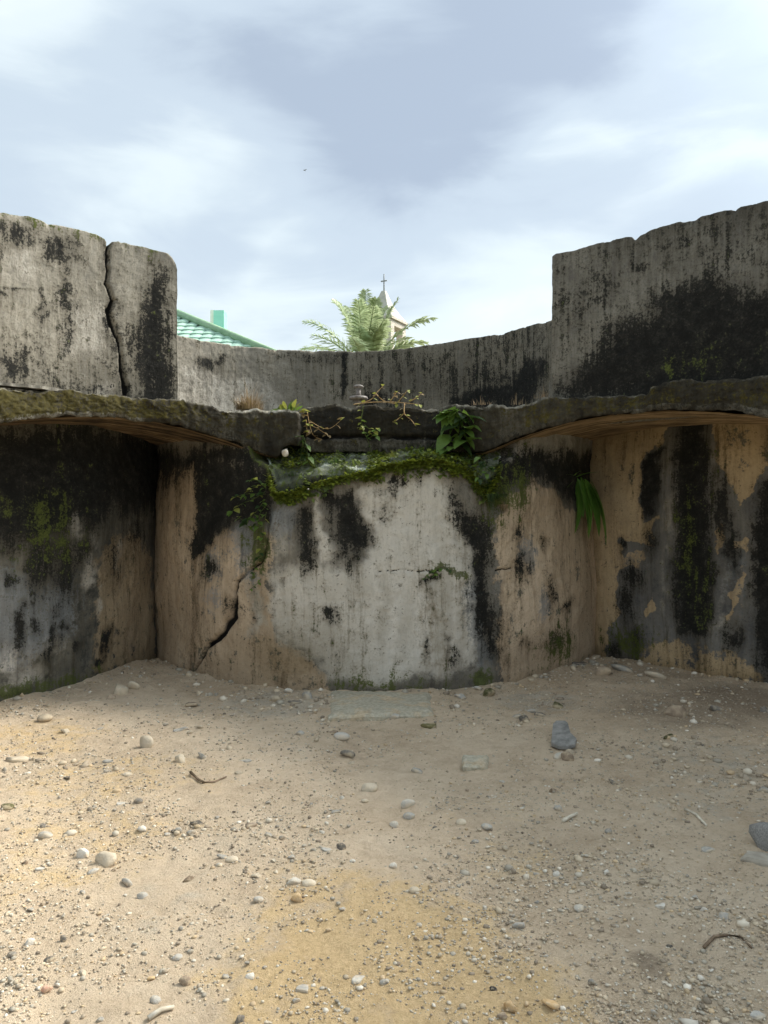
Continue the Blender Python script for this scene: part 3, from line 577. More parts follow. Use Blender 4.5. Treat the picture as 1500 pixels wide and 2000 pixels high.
# ---- parapets
def chip(wl, top, seed):                              # broken bits along the top arris
    q = np.stack([wl.S, wl.Z * .5, wl.S * 0], 1); d = lin(wl.S, top) - wl.Z
    c = np.maximum(0, fbm(q, 9, 4, 300 + seed, .6) - .06) * np.exp(-np.clip(d, 0, 9) / .05); wl.V[:, 2] -= .02 * c * (wl.off < .12)
    wl.push(.05 * c * (wl.off < .1)); wl.V[:, 2] += np.where(d < .03, .008 * fbm(np.stack([wl.S, wl.S * 0, wl.S * 0], 1), 7, 5, 310 + seed, .7), 0)
PAR = PR + 0.15
def par_curve(s):
    t = s / PAR; d = np.stack([np.sin(t), np.cos(t)], 1); return PC + d * PAR, d
def edge_top(wl, pts): return [wl.at(u, v) for u, v in pts]
tl = math.atan2((347 - 750) / FPX * 6.58, 6.58 - PC[1]); parl = Wall(par_curve, -PAR * 2.1, PAR * tl, 0.0125)
etl = edge_top(parl, [(0, 412), (50, 422), (100, 436), (150, 447), (190, 458), (205, 465), (211, 477), (215, 478), (220, 472), (232, 470), (280, 481), (320, 490), (334, 496), (341, 505), (347, 524)]); etl = [(-9, 3.74)] + etl
parl.sweep(face_prof(lambda s: 2.34 + 0 * s, lambda s: lin(s, etl), 0.42, 120, rnd=0.012, down=2.3))
for q in ([(-10, 420), (60, 425), (50, 480), (30, 490), (10, 480), (-10, 520)], [(62, 440), (150, 455), (160, 510), (130, 535), (110, 510), (90, 520), (80, 500)], [(195, 460), (225, 475), (228, 540), (215, 560), (232, 590), (245, 640), (255, 780), (205, 785), (215, 730), (228, 700), (200, 640), (205, 590)],
          [(255, 640), (275, 560), (330, 500), (352, 800), (250, 800), (250, 720)], [(-10, 690), (40, 680), (60, 740), (-10, 760)], [(120, 560), (140, 540), (150, 640), (120, 700)], [(70, 640), (90, 690), (100, 740), (75, 745), (60, 690)], [(140, 745), (200, 735), (200, 790), (140, 785)]):
    parl.poly('black', q, 20, .80)
parl.poly('black', [(252, 560), (290, 500), (352, 490), (352, 800), (250, 800)], 20, .52)
parl.poly('black', [(262, 745), (352, 735), (352, 810), (255, 810)], 18, .85)
for (u, v, a, b) in [(40, 720, 14, 60), (75, 600, 8, 60), (0, 570, 20, 6), (290, 470, 40, 12), (30, 560, 40, 5)]: parl.blob('black', u, v, a, b, .6)
parl.poly('ochre', [(285, 700), (300, 690), (305, 735), (270, 740)], 12, .6)
parl.blob('white', 180, 650, 60, 90, .55); parl.blob('white', 40, 520, 50, 40, .5); parl.blob('white', 200, 760, 30, 30, .6)
parl.A['moss'] = np.clip(0.5 - (lin(parl.S, etl) - parl.Z) / 0.25, 0, .5); parl.A['runs'][:] = .5
ck = parl.line('crack', [(212, 478, 9), (213, 520, 8), (209, 556, 7), (222, 588, 10), (214, 608, 16), (226, 638, 12), (238, 680, 8), (237, 720, 9), (243, 760, 13), (246, 795, 14)], 0.30)
parl.A['black'] = np.maximum(parl.A['black'], .31 + .22 * fbm(parl.V, 1.2, 3, 61) + .22 * np.exp(-((parl.Z - 2.5) / .32) ** 2))
chip(parl, etl, 1); parl.rough(0.016, 1.3, 0.0045, 26, 111); parl.push(0.065 * ck)
wpart(parl, 'parapet_wall', M['parL'], 'left parapet, pale grey with black lichen and a wide vertical crack', caps=True)

tr_ = math.atan2((1078 - 750) / FPX * 6.74, 6.74 - PC[1]); parr = Wall(par_curve, PAR * tr_, PAR * 2.1, 0.0125)
etr = edge_top(parr, [(1078, 499), (1082, 495), (1110, 490), (1150, 479), (1200, 466), (1225, 460), (1234, 461), (1240, 468), (1250, 459), (1270, 449), (1300, 440), (1350, 428), (1400, 415), (1450, 402), (1500, 390)]) + [(9, 3.80)]
parr.sweep(face_prof(lambda s: 2.34 + 0 * s, lambda s: lin(s, etr), 0.42, 120, rnd=0.012, down=2.3))
parr.poly('black', [(1110, 720), (1150, 690), (1180, 640), (1250, 610), (1290, 560), (1340, 540), (1400, 520), (1480, 560), (1560, 540), (1560, 780), (1080, 790), (1090, 740)], 30, .95)
parr.poly('black', [(1225, 500), (1240, 470), (1250, 500), (1270, 520), (1250, 535), (1220, 530)], 12, .75)
parr.poly('black', [(1410, 460), (1425, 440), (1445, 470), (1440, 520), (1460, 600), (1420, 560)], 14, .7)
for (u, v, a, b) in [(1130, 600, 40, 80), (1330, 480, 50, 20), (1100, 520, 30, 20), (1180, 560, 40, 60), (1300, 660, 60, 60)]: parr.blob('black', u, v, a, b, .5)
parr.poly('white', [(1470, 620), (1510, 590), (1510, 660), (1480, 660)], 10, .7); parr.poly('white', [(1140, 690), (1170, 690), (1160, 715), (1150, 710)], 8, .55); parr.blob('white', 1225, 650, 20, 26, .55)
parr.blob('moss', 1370, 700, 70, 40, .28); parr.A['runs'][:] = .55
parr.A['black'] = np.maximum(parr.A['black'], .36 + .25 * fbm(parr.V, 1.2, 3, 62))
chip(parr, etr, 2); parr.rough(0.016, 1.3, 0.0045, 26, 131)
wpart(parr, 'parapet_wall', M['parR'], 'right parapet, dark grey with spreading black algae and square end', caps=True)

def rear_curve(s):
    t = s / T_R; d = np.stack([np.sin(t), np.cos(t)], 1); return T_C + d * T_R, d
rear = Wall(rear_curve, -T_R * 1.75, T_R * 1.75, 0.013)
ret = edge_top(rear, [(350, 655), (400, 665), (450, 673), (530, 682), (600, 685), (680, 686), (760, 682), (850, 672), (900, 663), (950, 655), (985, 651), (1000, 645), (1040, 635), (1075, 624)]); ret = [(-9, 3.76)] + ret + [(9, 3.76)]
rear.sweep(face_prof(lambda s: 2.38 + 0 * s, lambda s: lin(s, ret), 0.40, 100, rnd=0.018, down=2.38))
rear.poly('white', [(340, 690), (400, 700), (440, 720), (520, 720), (560, 760), (560, 820), (340, 820)], 22, .52)
rear.poly('black', [(830, 690), (1000, 680), (1075, 690), (1080, 800), (830, 800), (850, 740)], 40, .52)
rear.poly('black', [(935, 755), (1000, 735), (1030, 690), (1070, 700), (1040, 800), (870, 800), (885, 765)], 16, .82)
rear.poly('black', [(668, 690), (682, 690), (680, 760), (668, 790)], 7, .85); rear.blob('black', 405, 712, 22, 12, .75); rear.blob('black', 430, 705, 10, 6, .75); rear.blob('black', 620, 700, 90, 12, .5); rear.blob('black', 730, 780, 30, 20, .7); rear.blob('black', 800, 720, 50, 30, .5); rear.blob('black', 750, 760, 60, 30, .45)
rear.poly('black', [(540, 690), (650, 690), (650, 720), (560, 712)], 18, .5); rear.A['runs'][:] = .9; rear.blob('damp_shade', 880, 740, 230, 80, .55)  # broad last blob paints the shaded right half darker
rear.A['black'] = np.maximum(rear.A['black'], .30 + .22 * fbm(rear.V, 1.5, 3, 63) + .10 * np.clip(rear.S / 1.5, -1, 1))
chip(rear, ret, 3); rear.rough(0.02, 1.3, 0.008, 24, 151)
wpart(rear, 'parapet_wall', M['back'], 'curved rear parapet, sunlit grey on the left and black-streaked on the right', caps=True)
# platform behind the ledge, inside the rear parapet (seen edge on)
nn_ = 60; tt = np.linspace(0, 2 * math.pi, nn_, endpoint=False)
pv = [(T_C[0] + math.sin(a) * T_R, T_C[1] + 1.1 + math.cos(a) * (T_R - 1.0), z) for z in (2.30, 2.02) for a in tt]
pfc = [tuple(range(nn_))[::-1], tuple(range(nn_, 2 * nn_))] + [(k, (k + 1) % nn_, nn_ + (k + 1) % nn_, nn_ + k) for k in range(nn_)]
part('gun_platform', new_mesh('gun_platform', pv, pfc, mats=[simple_mat('platform_concrete', (.12, .11, .09), (.26, .24, .2), 6)], smooth=False))

# ------------------------------------------------------------------ stones
def ico(sub=1):
    import bmesh
    bm = bmesh.new(); bmesh.ops.create_icosphere(bm, subdivisions=sub, radius=1)
    V = np.array([v.co for v in bm.verts]); F = np.array([[v.index for v in f.verts] for f in bm.faces]); bm.free(); return V, F
I1, I2, I3 = ico(1), ico(2), ico(3)
def stone(seed, kind):
    V, F = (I3 if kind == 'round' else I2); V = V.copy(); r = np.random.default_rng(seed)
    if kind == 'round':
        V *= (1 + 0.35 * fbm(V + seed * 3.1, 0.8, 2, seed))[:, None] * np.array([1, r.uniform(.65, .9), r.uniform(.45, .65)])
    elif kind == 'rough':
        for k in range(10):                                  # knocked-off faces, some deep
            nrm = r.normal(size=3); nrm /= np.linalg.norm(nrm); lim = r.uniform(.38, .78); dd = V @ nrm
            V -= np.outer(np.maximum(0, dd - lim), nrm)
        V *= (1 + 0.16 * fbm(V + seed, 2.2, 3, seed))[:, None] * np.array([1, r.uniform(.5, .95), r.uniform(.5, .85)])
        c, s_ = math.cos(.5), math.sin(.5); V = V @ np.array([[1, 0, 0], [0, c, -s_], [0, s_, c]])
    else:                                                    # flat flake
        for k in range(6):
            a = r.uniform(0, 6.28); nrm = np.array([math.cos(a), math.sin(a), 0]); lim = r.uniform(.35, .75); V -= np.outer(np.maximum(0, V @ nrm - lim), nrm)
        V[:, 2] = np.clip(V[:, 2], -.55, .35); V *= np.array([1, .70, .34]); V += 0.06 * np.stack([fbm(V, 2.5, 3, seed + k) for k in range(3)], 1)
    V /= np.abs(V[:, 0]).max()
    return V, F
def stone_mat(name, c1, c2, sc=30):                    # sand dust lies in patches on every stone
    n = NB(name); O = n.map('Object', (.05, .05, .05)); f = n.noise(O, sc, 7, .65); g_ = n.noise(O, sc * .5, 5, .6); oi = n.N.new('ShaderNodeObjectInfo')
    c = n.ramp(n.math('ADD', n.math('MULTIPLY', f, .7), n.math('MULTIPLY', oi.outputs['Random'], .3)), (.33, c1), (.62, c2))
    c = n.mix(n.math('MULTIPLY', n.step(g_, .42, .60), .6), c, (.55, .44, .30))
    return n.done(c, .93, n.bump(f, .7, .01))
SM = {'grey': stone_mat('grey_stone', (.30, .285, .25), (.48, .455, .41)), 'dark': stone_mat('dark_stone', (.11, .10, .085), (.25, .225, .19)), 'tan': stone_mat('tan_stone', (.42, .35, .26), (.62, .54, .42)),
      'white': stone_mat('white_stone', (.48, .445, .38), (.70, .66, .585)), 'orange': stone_mat('orange_stone', (.50, .32, .15), (.66, .47, .26)), 'red': stone_mat('terracotta', (.56, .30, .21), (.68, .42, .31)),
      'black': stone_mat('black_stone', (.018, .018, .018), (.05, .05, .05)), 'moss': stone_mat('mossy_stone', (.07, .07, .03), (.20, .18, .085)), 'brown': stone_mat('brown_stone', (.19, .14, .095), (.38, .30, .22))}
SMESH = {k: [] for k in ('round', 'rough', 'flat')}
for kd in SMESH:
    for q in range(12):
        V, F = stone(100 + q * 7 + len(kd) * 31, kd); me = new_mesh('stone', V, F, mats=[SM['grey']], smooth=(kd == 'round'))
        SMESH[kd].append(me)
def put_stone(x, y, wid, kd, col, name, label, cat, group=None, seed=0, sink=0.34, rz=None, tilt=0.12, z=None, aspect=1.0):
    r = random.Random(seed * 13 + 5); me = SMESH[kd][r.randrange(12)]
    s = wid / 2; hz = {'round': .55, 'rough': .6, 'flat': .26}[kd] * s
    o = link(name, me, None, label, cat, group, loc=(x, y, (fz(x, y) if z is None else z) + hz * (1 - 2 * sink)), rot=(r.uniform(-tilt, tilt), r.uniform(-tilt, tilt), (r.uniform(-.6, .6) + (math.pi if r.random() < .5 else 0)) if rz is None else rz), scale=(s, s * aspect * r.uniform(.9, 1.1), s * r.uniform(.9, 1.1)))
    o.material_slots[0].link = 'OBJECT'; o.material_slots[0].material = SM[col]; return o

# stones read from the photograph: (u, v, width in photo pixels, kind, colour, own label or None)
ST = [(87, 1401, 30, 'round', 'tan', 'smooth round tan stone near the foot of the left alcove wall'), (30, 1471, 46, 'flat', 'tan', 'large flat tan stone near the left edge of the floor'), (55, 1472, 24, 'flat', 'grey', 'flat grey stone touching the large flat tan stone at left'),
 (283, 1452, 40, 'rough', 'tan', 'jagged tan lump with a dark hollow side, on the left of the floor'), (215, 1483, 32, 'flat', 'grey', None), (352, 1487, 26, 'round', 'tan', None), (395, 1480, 24, 'round', 'tan', None), (482, 1486, 32, 'flat', 'grey', None), (465, 1512, 18, 'round', 'tan', None),
 (350, 1420, 36, 'flat', 'tan', None), (392, 1419, 18, 'round', 'tan', None), (371, 1430, 14, 'rough', 'tan', None), (195, 1420, 16, 'round', 'tan', None), (128, 1426, 20, 'rough', 'tan', None),
 (667, 1431, 33, 'round', 'grey', 'smooth oval grey stone in front of the buried slab'), (585, 1427, 20, 'round', 'tan', None), (682, 1470, 36, 'rough', 'dark', 'dark angular stone below the oval grey stone'), (687, 1483, 16, 'round', 'tan', None), (721, 1530, 33, 'round', 'tan', 'oval tan stone in the middle of the floor'), (712, 1560, 15, 'round', 'tan', None), (667, 1554, 11, 'rough', 'white', None), (655, 1580, 22, 'flat', 'tan', None),
 (133, 1521, 18, 'rough', 'dark', None), (248, 1512, 20, 'round', 'tan', None), (270, 1567, 20, 'round', 'dark', None), (234, 1570, 20, 'flat', 'grey', None), (15, 1578, 26, 'round', 'moss', 'yellowish mossy stone at the left edge'), (88, 1627, 30, 'round', 'grey', 'oval grey stone left of the big tan lump'), (84, 1612, 18, 'rough', 'dark', None),
 (385, 1598, 28, 'rough', 'dark', 'dark pointed stone beside a cluster of grey pebbles'), (372, 1618, 22, 'rough', 'grey', None), (350, 1615, 20, 'rough', 'grey', None), (325, 1619, 16, 'round', 'grey', None), (341, 1614, 15, 'round', 'dark', None), (487, 1605, 30, 'flat', 'brown', None), (525, 1627, 18, 'round', 'grey', None), (550, 1630, 15, 'round', 'grey', None),
 (203, 1666, 54, 'rough', 'tan', 'biggest lumpy grey-tan stone on the left of the floor'), (161, 1653, 30, 'rough', 'white', 'whitish lump beside the biggest lumpy stone'), (82, 1680, 26, 'flat', 'white', 'flat white chip left of the whitish lump'), (182, 1687, 24, 'rough', 'grey', None), (47, 1677, 15, 'rough', 'brown', None),
 (435, 1664, 26, 'round', 'tan', None), (454, 1674, 28, 'round', 'tan', None), (428, 1683, 14, 'round', 'white', None), (368, 1705, 25, 'rough', 'brown', 'brown and tan split stone right of centre-left'), (250, 1709, 30, 'rough', 'grey', None), (501, 1703, 22, 'round', 'tan', None), (573, 1715, 30, 'rough', 'white', 'pale lump beside a grey-tan pebble, lower middle'), (603, 1718, 30, 'round', 'tan', None), (570, 1664, 20, 'round', 'grey', None),
 (637, 1654, 26, 'flat', 'grey', None), (665, 1654, 22, 'rough', 'dark', None), (689, 1678, 13, 'round', 'white', None), (505, 1753, 20, 'round', 'white', None), (583, 1748, 30, 'rough', 'orange', 'crumbling orange lump in the lower middle of the floor'), (277, 1738, 25, 'rough', 'grey', None), (205, 1768, 20, 'flat', 'grey', None),
 (98, 1782, 15, 'rough', 'dark', None), (23, 1852, 20, 'round', 'dark', None), (97, 1852, 24, 'round', 'dark', 'dark grey round pebble in the lower left'), (122, 1823, 17, 'rough', 'dark', None), (58, 1827, 22, 'rough', 'white', None), (347, 1849, 22, 'round', 'grey', None), (372, 1843, 13, 'round', 'grey', None), (245, 1848, 20, 'flat', 'brown', None),
 (90, 1917, 26, 'rough', 'red', 'pinkish red brick fragment in the lower left corner'), (300, 1938, 30, 'rough', 'grey', 'upright grey pebble near the bottom left'), (298, 1890, 22, 'rough', 'orange', None), (442, 1890, 17, 'rough', 'white', None), (486, 1900, 23, 'rough', 'white', 'bright white angular pebble near the bottom'), (590, 1917, 34, 'flat', 'grey', 'long flat grey stone standing out near the bottom'), (577, 1942, 20, 'round', 'white', None),
 (700, 1900, 30, 'flat', 'white', 'flat cream stone at the bottom middle'), (750, 1910, 20, 'round', 'grey', None), (360, 1905, 26, 'rough', 'brown', None), (195, 1975, 18, 'round', 'grey', None), (22, 1905, 17, 'rough', 'grey', None),
 (770, 1395, 22, 'rough', 'tan', None), (842, 1411, 40, 'flat', 'moss', 'flat dark green stone chip right of the buried slab'), (1086, 1379, 28, 'rough', 'moss', 'mossy green-brown stone towards the right alcove'), (1055, 1392, 24, 'rough', 'dark', None), (1025, 1404, 26, 'rough', 'dark', None), (1040, 1388, 22, 'rough', 'grey', None), (1010, 1398, 20, 'rough', 'grey', None),
 (1195, 1524, 18, 'rough', 'dark', 'small dark angular stone below the tilted grey slab'), (815, 1495, 24, 'rough', 'grey', None), (981, 1516, 12, 'round', 'white', None), (795, 1566, 36, 'rough', 'white', 'crumbly whitish lump above a grey pebble, middle of the floor'), (798, 1592, 25, 'round', 'grey', 'smooth grey pebble under the crumbly whitish lump'), (769, 1609, 22, 'rough', 'white', 'angular white stone left of the smooth grey pebble'),
 (951, 1615, 23, 'round', 'grey', 'smooth round grey pebble right of the middle'), (937, 1625, 12, 'round', 'tan', None), (928, 1643, 17, 'round', 'grey', None), (900, 1608, 22, 'round', 'tan', None), (1020, 1575, 14, 'flat', 'white', None), (1092, 1577, 22, 'rough', 'white', None), (985, 1658, 17, 'round', 'tan', None), (770, 1686, 22, 'rough', 'white', None), (1048, 1712, 12, 'round', 'white', None), (1085, 1712, 20, 'round', 'white', None), (1186, 1712, 15, 'round', 'white', None),
 (810, 1741, 22, 'round', 'tan', 'smooth upright cream pebble in the lower middle'), (1117, 1750, 15, 'round', 'tan', None), (1131, 1780, 22, 'round', 'white', None), (1018, 1803, 33, 'rough', 'grey', 'knobbly dark grey stone, biggest on the lower right of the floor'), (1412, 1790, 25, 'rough', 'grey', 'grey angular stone on the lower right'), (1375, 1775, 17, 'round', 'white', None), (1358, 1752, 15, 'rough', 'white', None), (1290, 1770, 22, 'flat', 'white', None), (1382, 1662, 32, 'flat', 'grey', 'thin flat grey chip on the right of the floor'),
 (1157, 1910, 17, 'round', 'white', None), (1067, 1866, 13, 'round', 'grey', None), (1030, 1870, 15, 'rough', 'tan', None), (963, 1923, 17, 'round', 'black', 'small jet black pebble near the bottom'), (980, 1972, 22, 'rough', 'brown', None), (1075, 1952, 36, 'rough', 'orange', 'orange-brown crumbly clod at the bottom right of centre'), (995, 1952, 34, 'rough', 'orange', 'pale orange clod left of the orange-brown clod'), (1475, 1970, 44, 'flat', 'grey', 'flat grey stone in the bottom right corner'),
 (1490, 1385, 26, 'rough', 'dark', None), (1322, 1397, 50, 'rough', 'brown', 'dark brown clod in the shade of the right alcove'), (1397, 1384, 30, 'rough', 'dark', None), (1307, 1437, 30, 'flat', 'moss', None), (1490, 1533, 25, 'rough', 'white', None), (1080, 1540, 20, 'rough', 'brown', None), (755, 1910, 17, 'round', 'white', None), (1277, 1960, 17, 'round', 'tan', None), (1190, 1632, 20, 'round', 'grey', None),
 (235, 1352, 34, 'rough', 'tan', 'left block of three tan rubble lumps beside the left alcove wall'), (262, 1343, 34, 'rough', 'tan', 'right block of three tan rubble lumps beside the left alcove wall'), (216, 1364, 22, 'rough', 'brown', 'smallest, front block of the tan rubble lumps beside the left alcove wall'), (370, 1371, 40, 'flat', 'brown', 'thin brown bark-like flake in the left corner'),
 (566, 1348, 22, 'rough', 'white', 'white stone at the foot of the central wall'), (1160, 1283, 26, 'flat', 'tan', 'pale flake in the right corner of the walls'), (1130, 1300, 40, 'flat', 'dark', None), (1215, 1312, 44, 'rough', 'grey', None), (1180, 1320, 34, 'rough', 'brown', None), (1280, 1323, 44, 'rough', 'tan', None), (1250, 1326, 14, 'rough', 'white', None), (1090, 1305, 30, 'rough', 'dark', None),
 (900, 1352, 26, 'rough', 'grey', None), (935, 1344, 20, 'rough', 'tan', None), (955, 1350, 30, 'rough', 'moss', None), (600, 1356, 26, 'rough', 'grey', None), (575, 1364, 28, 'flat', 'dark', None), (540, 1362, 24, 'rough', 'tan', None), (645, 1420, 30, 'flat', 'brown', None)]
GL = {'grey': 'small smooth grey pebble on the sandy floor', 'dark': 'small dark stone on the sandy floor', 'tan': 'small tan stone half sunk in the sandy floor', 'white': 'small whitish stone chip on the sandy floor', 'brown': 'small brown stone on the sandy floor', 'orange': 'small orange crumb of burnt earth on the floor', 'moss': 'small mossy stone near the back of the floor'}
def where_is(u, v):
    if v < 1420: return 'near the left alcove wall' if u < 330 else ('at the foot of the central wall' if u < 980 else 'near the right alcove wall')
    if v < 1600: return 'on the back left part of the floor' if u < 520 else ('on the middle of the floor behind' if u < 950 else 'on the back right part of the floor')
    return 'in the sunlit lower left of the floor' if u < 480 else ('at the lower middle of the floor' if u < 960 else 'on the lower right of the floor')
KW = {'round': 'rounded', 'rough': 'angular', 'flat': 'flat'}
def plain_label(u, v, kd, col, big): return 'small %s %s %s %s' % (KW[kd], {'tan': 'tan', 'grey': 'grey', 'dark': 'dark grey', 'white': 'whitish', 'brown': 'brown', 'orange': 'orange', 'moss': 'mossy', 'black': 'black'}[col], 'stone' if big else 'pebble', where_is(u, v))
taken = []
for k, (u, v, wd, kd, col, lab) in enumerate(ST):
    x, y = floor_pt(u, v + wd * 0.15); wm = wd * y / FPX; taken.append((x, y, wm))
    if not lab and kd == 'round' and k % 5 < 3: kd = 'rough'
    if not lab and col in ('white', 'tan') and k % 3 == 0: col = 'grey'
    put_stone(x, y, wm, kd, col, 'stone' if wm > 0.07 else 'pebble', lab or plain_label(u, v, kd, col, wm > .07), 'stone', None if lab else 'loose stones scattered on the floor', seed=k, sink=0.33, aspect=1.0)
# more countable pebbles
cnt = 0; r5 = random.Random(55)
while cnt < 170:
    v = (1345 + 655 * r5.random() ** 1.15) if cnt < 110 else 1295 + 140 * r5.random(); u = r5.uniform(0, 1500); x, y = floor_pt(u, v); 
    if floor_h(np.array([x]), np.array([y]))[1][0] < 0.05: continue
    wm = r5.uniform(.014, .028) * (1 + 0.35 * r5.random() ** 4)
    if any(math.hypot(x - a, y - b) < (wm + c) * .6 for a, b, c in taken): continue
    taken.append((x, y, wm)); col = r5.choice(['grey', 'grey', 'tan', 'tan', 'tan', 'white', 'dark', 'brown'])
    kd = r5.choice(['rough', 'rough', 'rough', 'flat']); put_stone(x, y, wm, kd, col, 'pebble', plain_label(u, v, kd, col, False), 'stone', 'loose stones scattered on the floor', seed=900 + cnt, sink=.40); cnt += 1

# gravel and crumbs nobody could count
def gravel():
    n1, n2, n3 = 30000, 5200, 1900
    oct_v = np.array([(1, 0, 0), (-1, 0, 0), (0, 1, 0), (0, -1, 0), (0, 0, 1), (0, 0, -1)], float); oct_f = np.array([(0, 2, 4), (2, 1, 4), (1, 3, 4), (3, 0, 4), (2, 0, 5), (1, 2, 5), (3, 1, 5), (0, 3, 5)])
    pal = np.array([(.40, .36, .29), (.52, .43, .31), (.62, .55, .44), (.37, .305, .225), (.28, .23, .17), (.54, .41, .26), (.70, .64, .54)]); wts = np.array([.2, .3, .12, .14, .10, .08, .06])
    Vs, Fs, Cs, base = [], [], [], 0
    for n, (bv, bf), lo, hi in ((n1, (oct_v, oct_f), .0025, .008), (n2, I1, .006, .0125), (n3, I1, .011, .026)):
        v = 1290 + 760 * rng.random(n * 4) ** 1.05; u = rng.uniform(-60, 1560, n * 4); Yd = CAMZ * FPX / (v - 1000); Xd = (u - 750) / FPX * Yd
        near = np.zeros(len(Xd)); cl = vnoise(np.stack([Xd * 2.2, Yd * 2.2, Xd * 0], 1), 66) + 0.5 * vnoise(np.stack([Xd * 7, Yd * 7, Xd * 0], 1), 67)
        hh_, dw_ = floor_h(Xd, Yd); cl = cl + 1.1 * np.exp(-np.clip(dw_, 0, 9) / .16) - (0.62 if n == n3 else 0)
        for (pu, pv, pr_) in ((540, 1370, .5), (1050, 1385, .55), (1200, 1310, .5), (1420, 1480, .6), (620, 1350, .3), (1330, 1390, .5)): cl = cl + .5 * np.exp(-((Xd - floor_pt(pu, pv)[0]) ** 2 + (Yd - floor_pt(pu, pv)[1]) ** 2) / pr_ ** 2)
        ok = (dw_ > 0.01) & (cl + rng.uniform(-.35, .35, len(cl)) > -0.08); ids = np.nonzero(ok)[0][:n]; n = len(ids)
        Xd, Yd, hh_, dw_ = Xd[ids], Yd[ids], hh_[ids], dw_[ids]
        sz = lo + (hi - lo) * rng.random(n) ** 2.2; sz *= 1 + 0.10 * np.clip(Yd - 3, 0, 6) + 0.5 * np.exp(-dw_ / .25)
        sc3 = sz[:, None] * rng.uniform(.55, 1.2, (n, 3)) * np.array([1, .9, .6]); a = rng.uniform(0, 6.28, n); ca, sa = np.cos(a), np.sin(a)
        vv = bv[None] * sc3[:, None, :] * rng.uniform(.75, 1.25, (n, len(bv), 1))
        xx = vv[:, :, 0] * ca[:, None] - vv[:, :, 1] * sa[:, None]; yy = vv[:, :, 0] * sa[:, None] + vv[:, :, 1] * ca[:, None]
        Vs.append(np.stack([xx + Xd[:, None], yy + Yd[:, None], vv[:, :, 2] + (hh_ + sz * .22)[:, None]], 2).reshape(-1, 3))
        Fs.append((bf[None] + (base + np.arange(n) * len(bv))[:, None, None]).reshape(-1, 3)); base += n * len(bv)
        c = pal[rng.choice(len(pal), n, p=wts)] * rng.uniform(.8, 1.15, (n, 1)); Cs.append(np.repeat(c, len(bv), 0))
    nb = NB('gravel_mix'); nb.done(nb.attr('Col', True), 0.9)
    link('gravel', new_mesh('gravel', np.concatenate(Vs), np.concatenate(Fs), attrs={'Col': np.concatenate(Cs)}, mats=[nb.m], smooth=False), None, 'fine gravel and crumbs strewn over the sandy floor', 'gravel', kind='stuff')
gravel()

# ------------------------------------------------------------------ slabs and odd pieces on the floor
def slab_from(pts, z0, z1, mat, seed=0, amp=0.006, n=18):
    """a worn slab with the given four floor corners (near-left, near-right, far-right, far-left), top at z1"""
    a, b, c, d = [np.array(p, float) for p in pts]; V, Fq = [], []
    s = np.linspace(0, 1, n)
    T = np.array([[(a * (1 - i) + b * i) * (1 - j) + (d * (1 - i) + c * i) * j for i in s] for j in s]).reshape(-1, 2)
    edge = np.array([[min(i, 1 - i, j, 1 - j) for i in s] for j in s]).ravel()
    T = T + np.stack([fbm(np.concatenate([T, T[:, :1] * 0], 1), 6, 3, seed + k) for k in (0, 1)], 1) * 0.03
    z = z1 - 0.02 * np.exp(-edge / 0.03) * (z1 - z0) / 0.05 + fbm(np.concatenate([T, T[:, :1] * 0], 1), 9, 4, seed + 5) * amp
    top = np.concatenate([T, z[:, None]], 1); bot = top.copy(); bot[:, 2] = z0; V = np.concatenate([top, bot])
    i = np.arange(n * n).reshape(n, n); F = [tuple(q) for q in np.stack([i[:-1, :-1], i[:-1, 1:], i[1:, 1:], i[1:, :-1]], -1).reshape(-1, 4)]
    rim = list(i[0, :]) + list(i[1:, -1]) + list(i[-1, -2::-1]) + list(i[-2:0:-1, 0]); m = n * n
    for p, q in zip(rim, rim[1:] + rim[:1]): F.append((q, p, p + m, q + m))
    F.append(tuple(k + m for k in rim[::-1]))
    return V, F
def slab_mat():
    n = NB('sanded_concrete'); O = n.map('Object'); f = n.noise(O, 34, 8, .7); g_ = n.noise(O, 4, 8, .7)
    c = n.ramp(f, (.36, (.33, .305, .235)), (.64, (.53, .485, .38))); c = n.mix(n.math('MULTIPLY', n.step(g_, .50, .60), .85), c, n.ramp(f, (.36, (.40, .31, .20)), (.64, (.60, .49, .34))))
    return n.done(c, .93, n.bump(f, .8, .012))
M['slab'] = slab_mat()
M['slate'] = simple_mat('slate_grey', (.17, .165, .155), (.31, .30, .28), 18, 0.8, 0.5, 0.006)
q = [floor_pt(643, 1402), floor_pt(848, 1396), floor_pt(842, 1354), floor_pt(645, 1350)]
V, F = slab_from(q, -0.05, 0.018, M['slab'], 3, 0.020, 40)
link('buried_slab', new_mesh('buried_slab', V, F, mats=[M['slab']], smooth=False), None, 'rectangular grey concrete slab sunk in the sand at the foot of the central wall', 'slab')
q = [floor_pt(1452, 1688), floor_pt(1530, 1705), floor_pt(1540, 1680), floor_pt(1456, 1676)]
V, F = slab_from(q, 0.0, 0.035, M['slab'], 13); link('stone_flake', new_mesh('stone_flake', V, F, mats=[simple_mat('flake_pale', (.30, .27, .22), (.45, .41, .34), 9)], smooth=False), None, 'pale flat stone flake at the right edge, under a dark boulder', 'stone')
x, y = floor_pt(1500, 1655); put_stone(x, y, .20, 'rough', 'dark', 'boulder', 'dark grey boulder cut off by the right edge of the photo', 'boulder', seed=3).material_slots[0].material = M['slate']
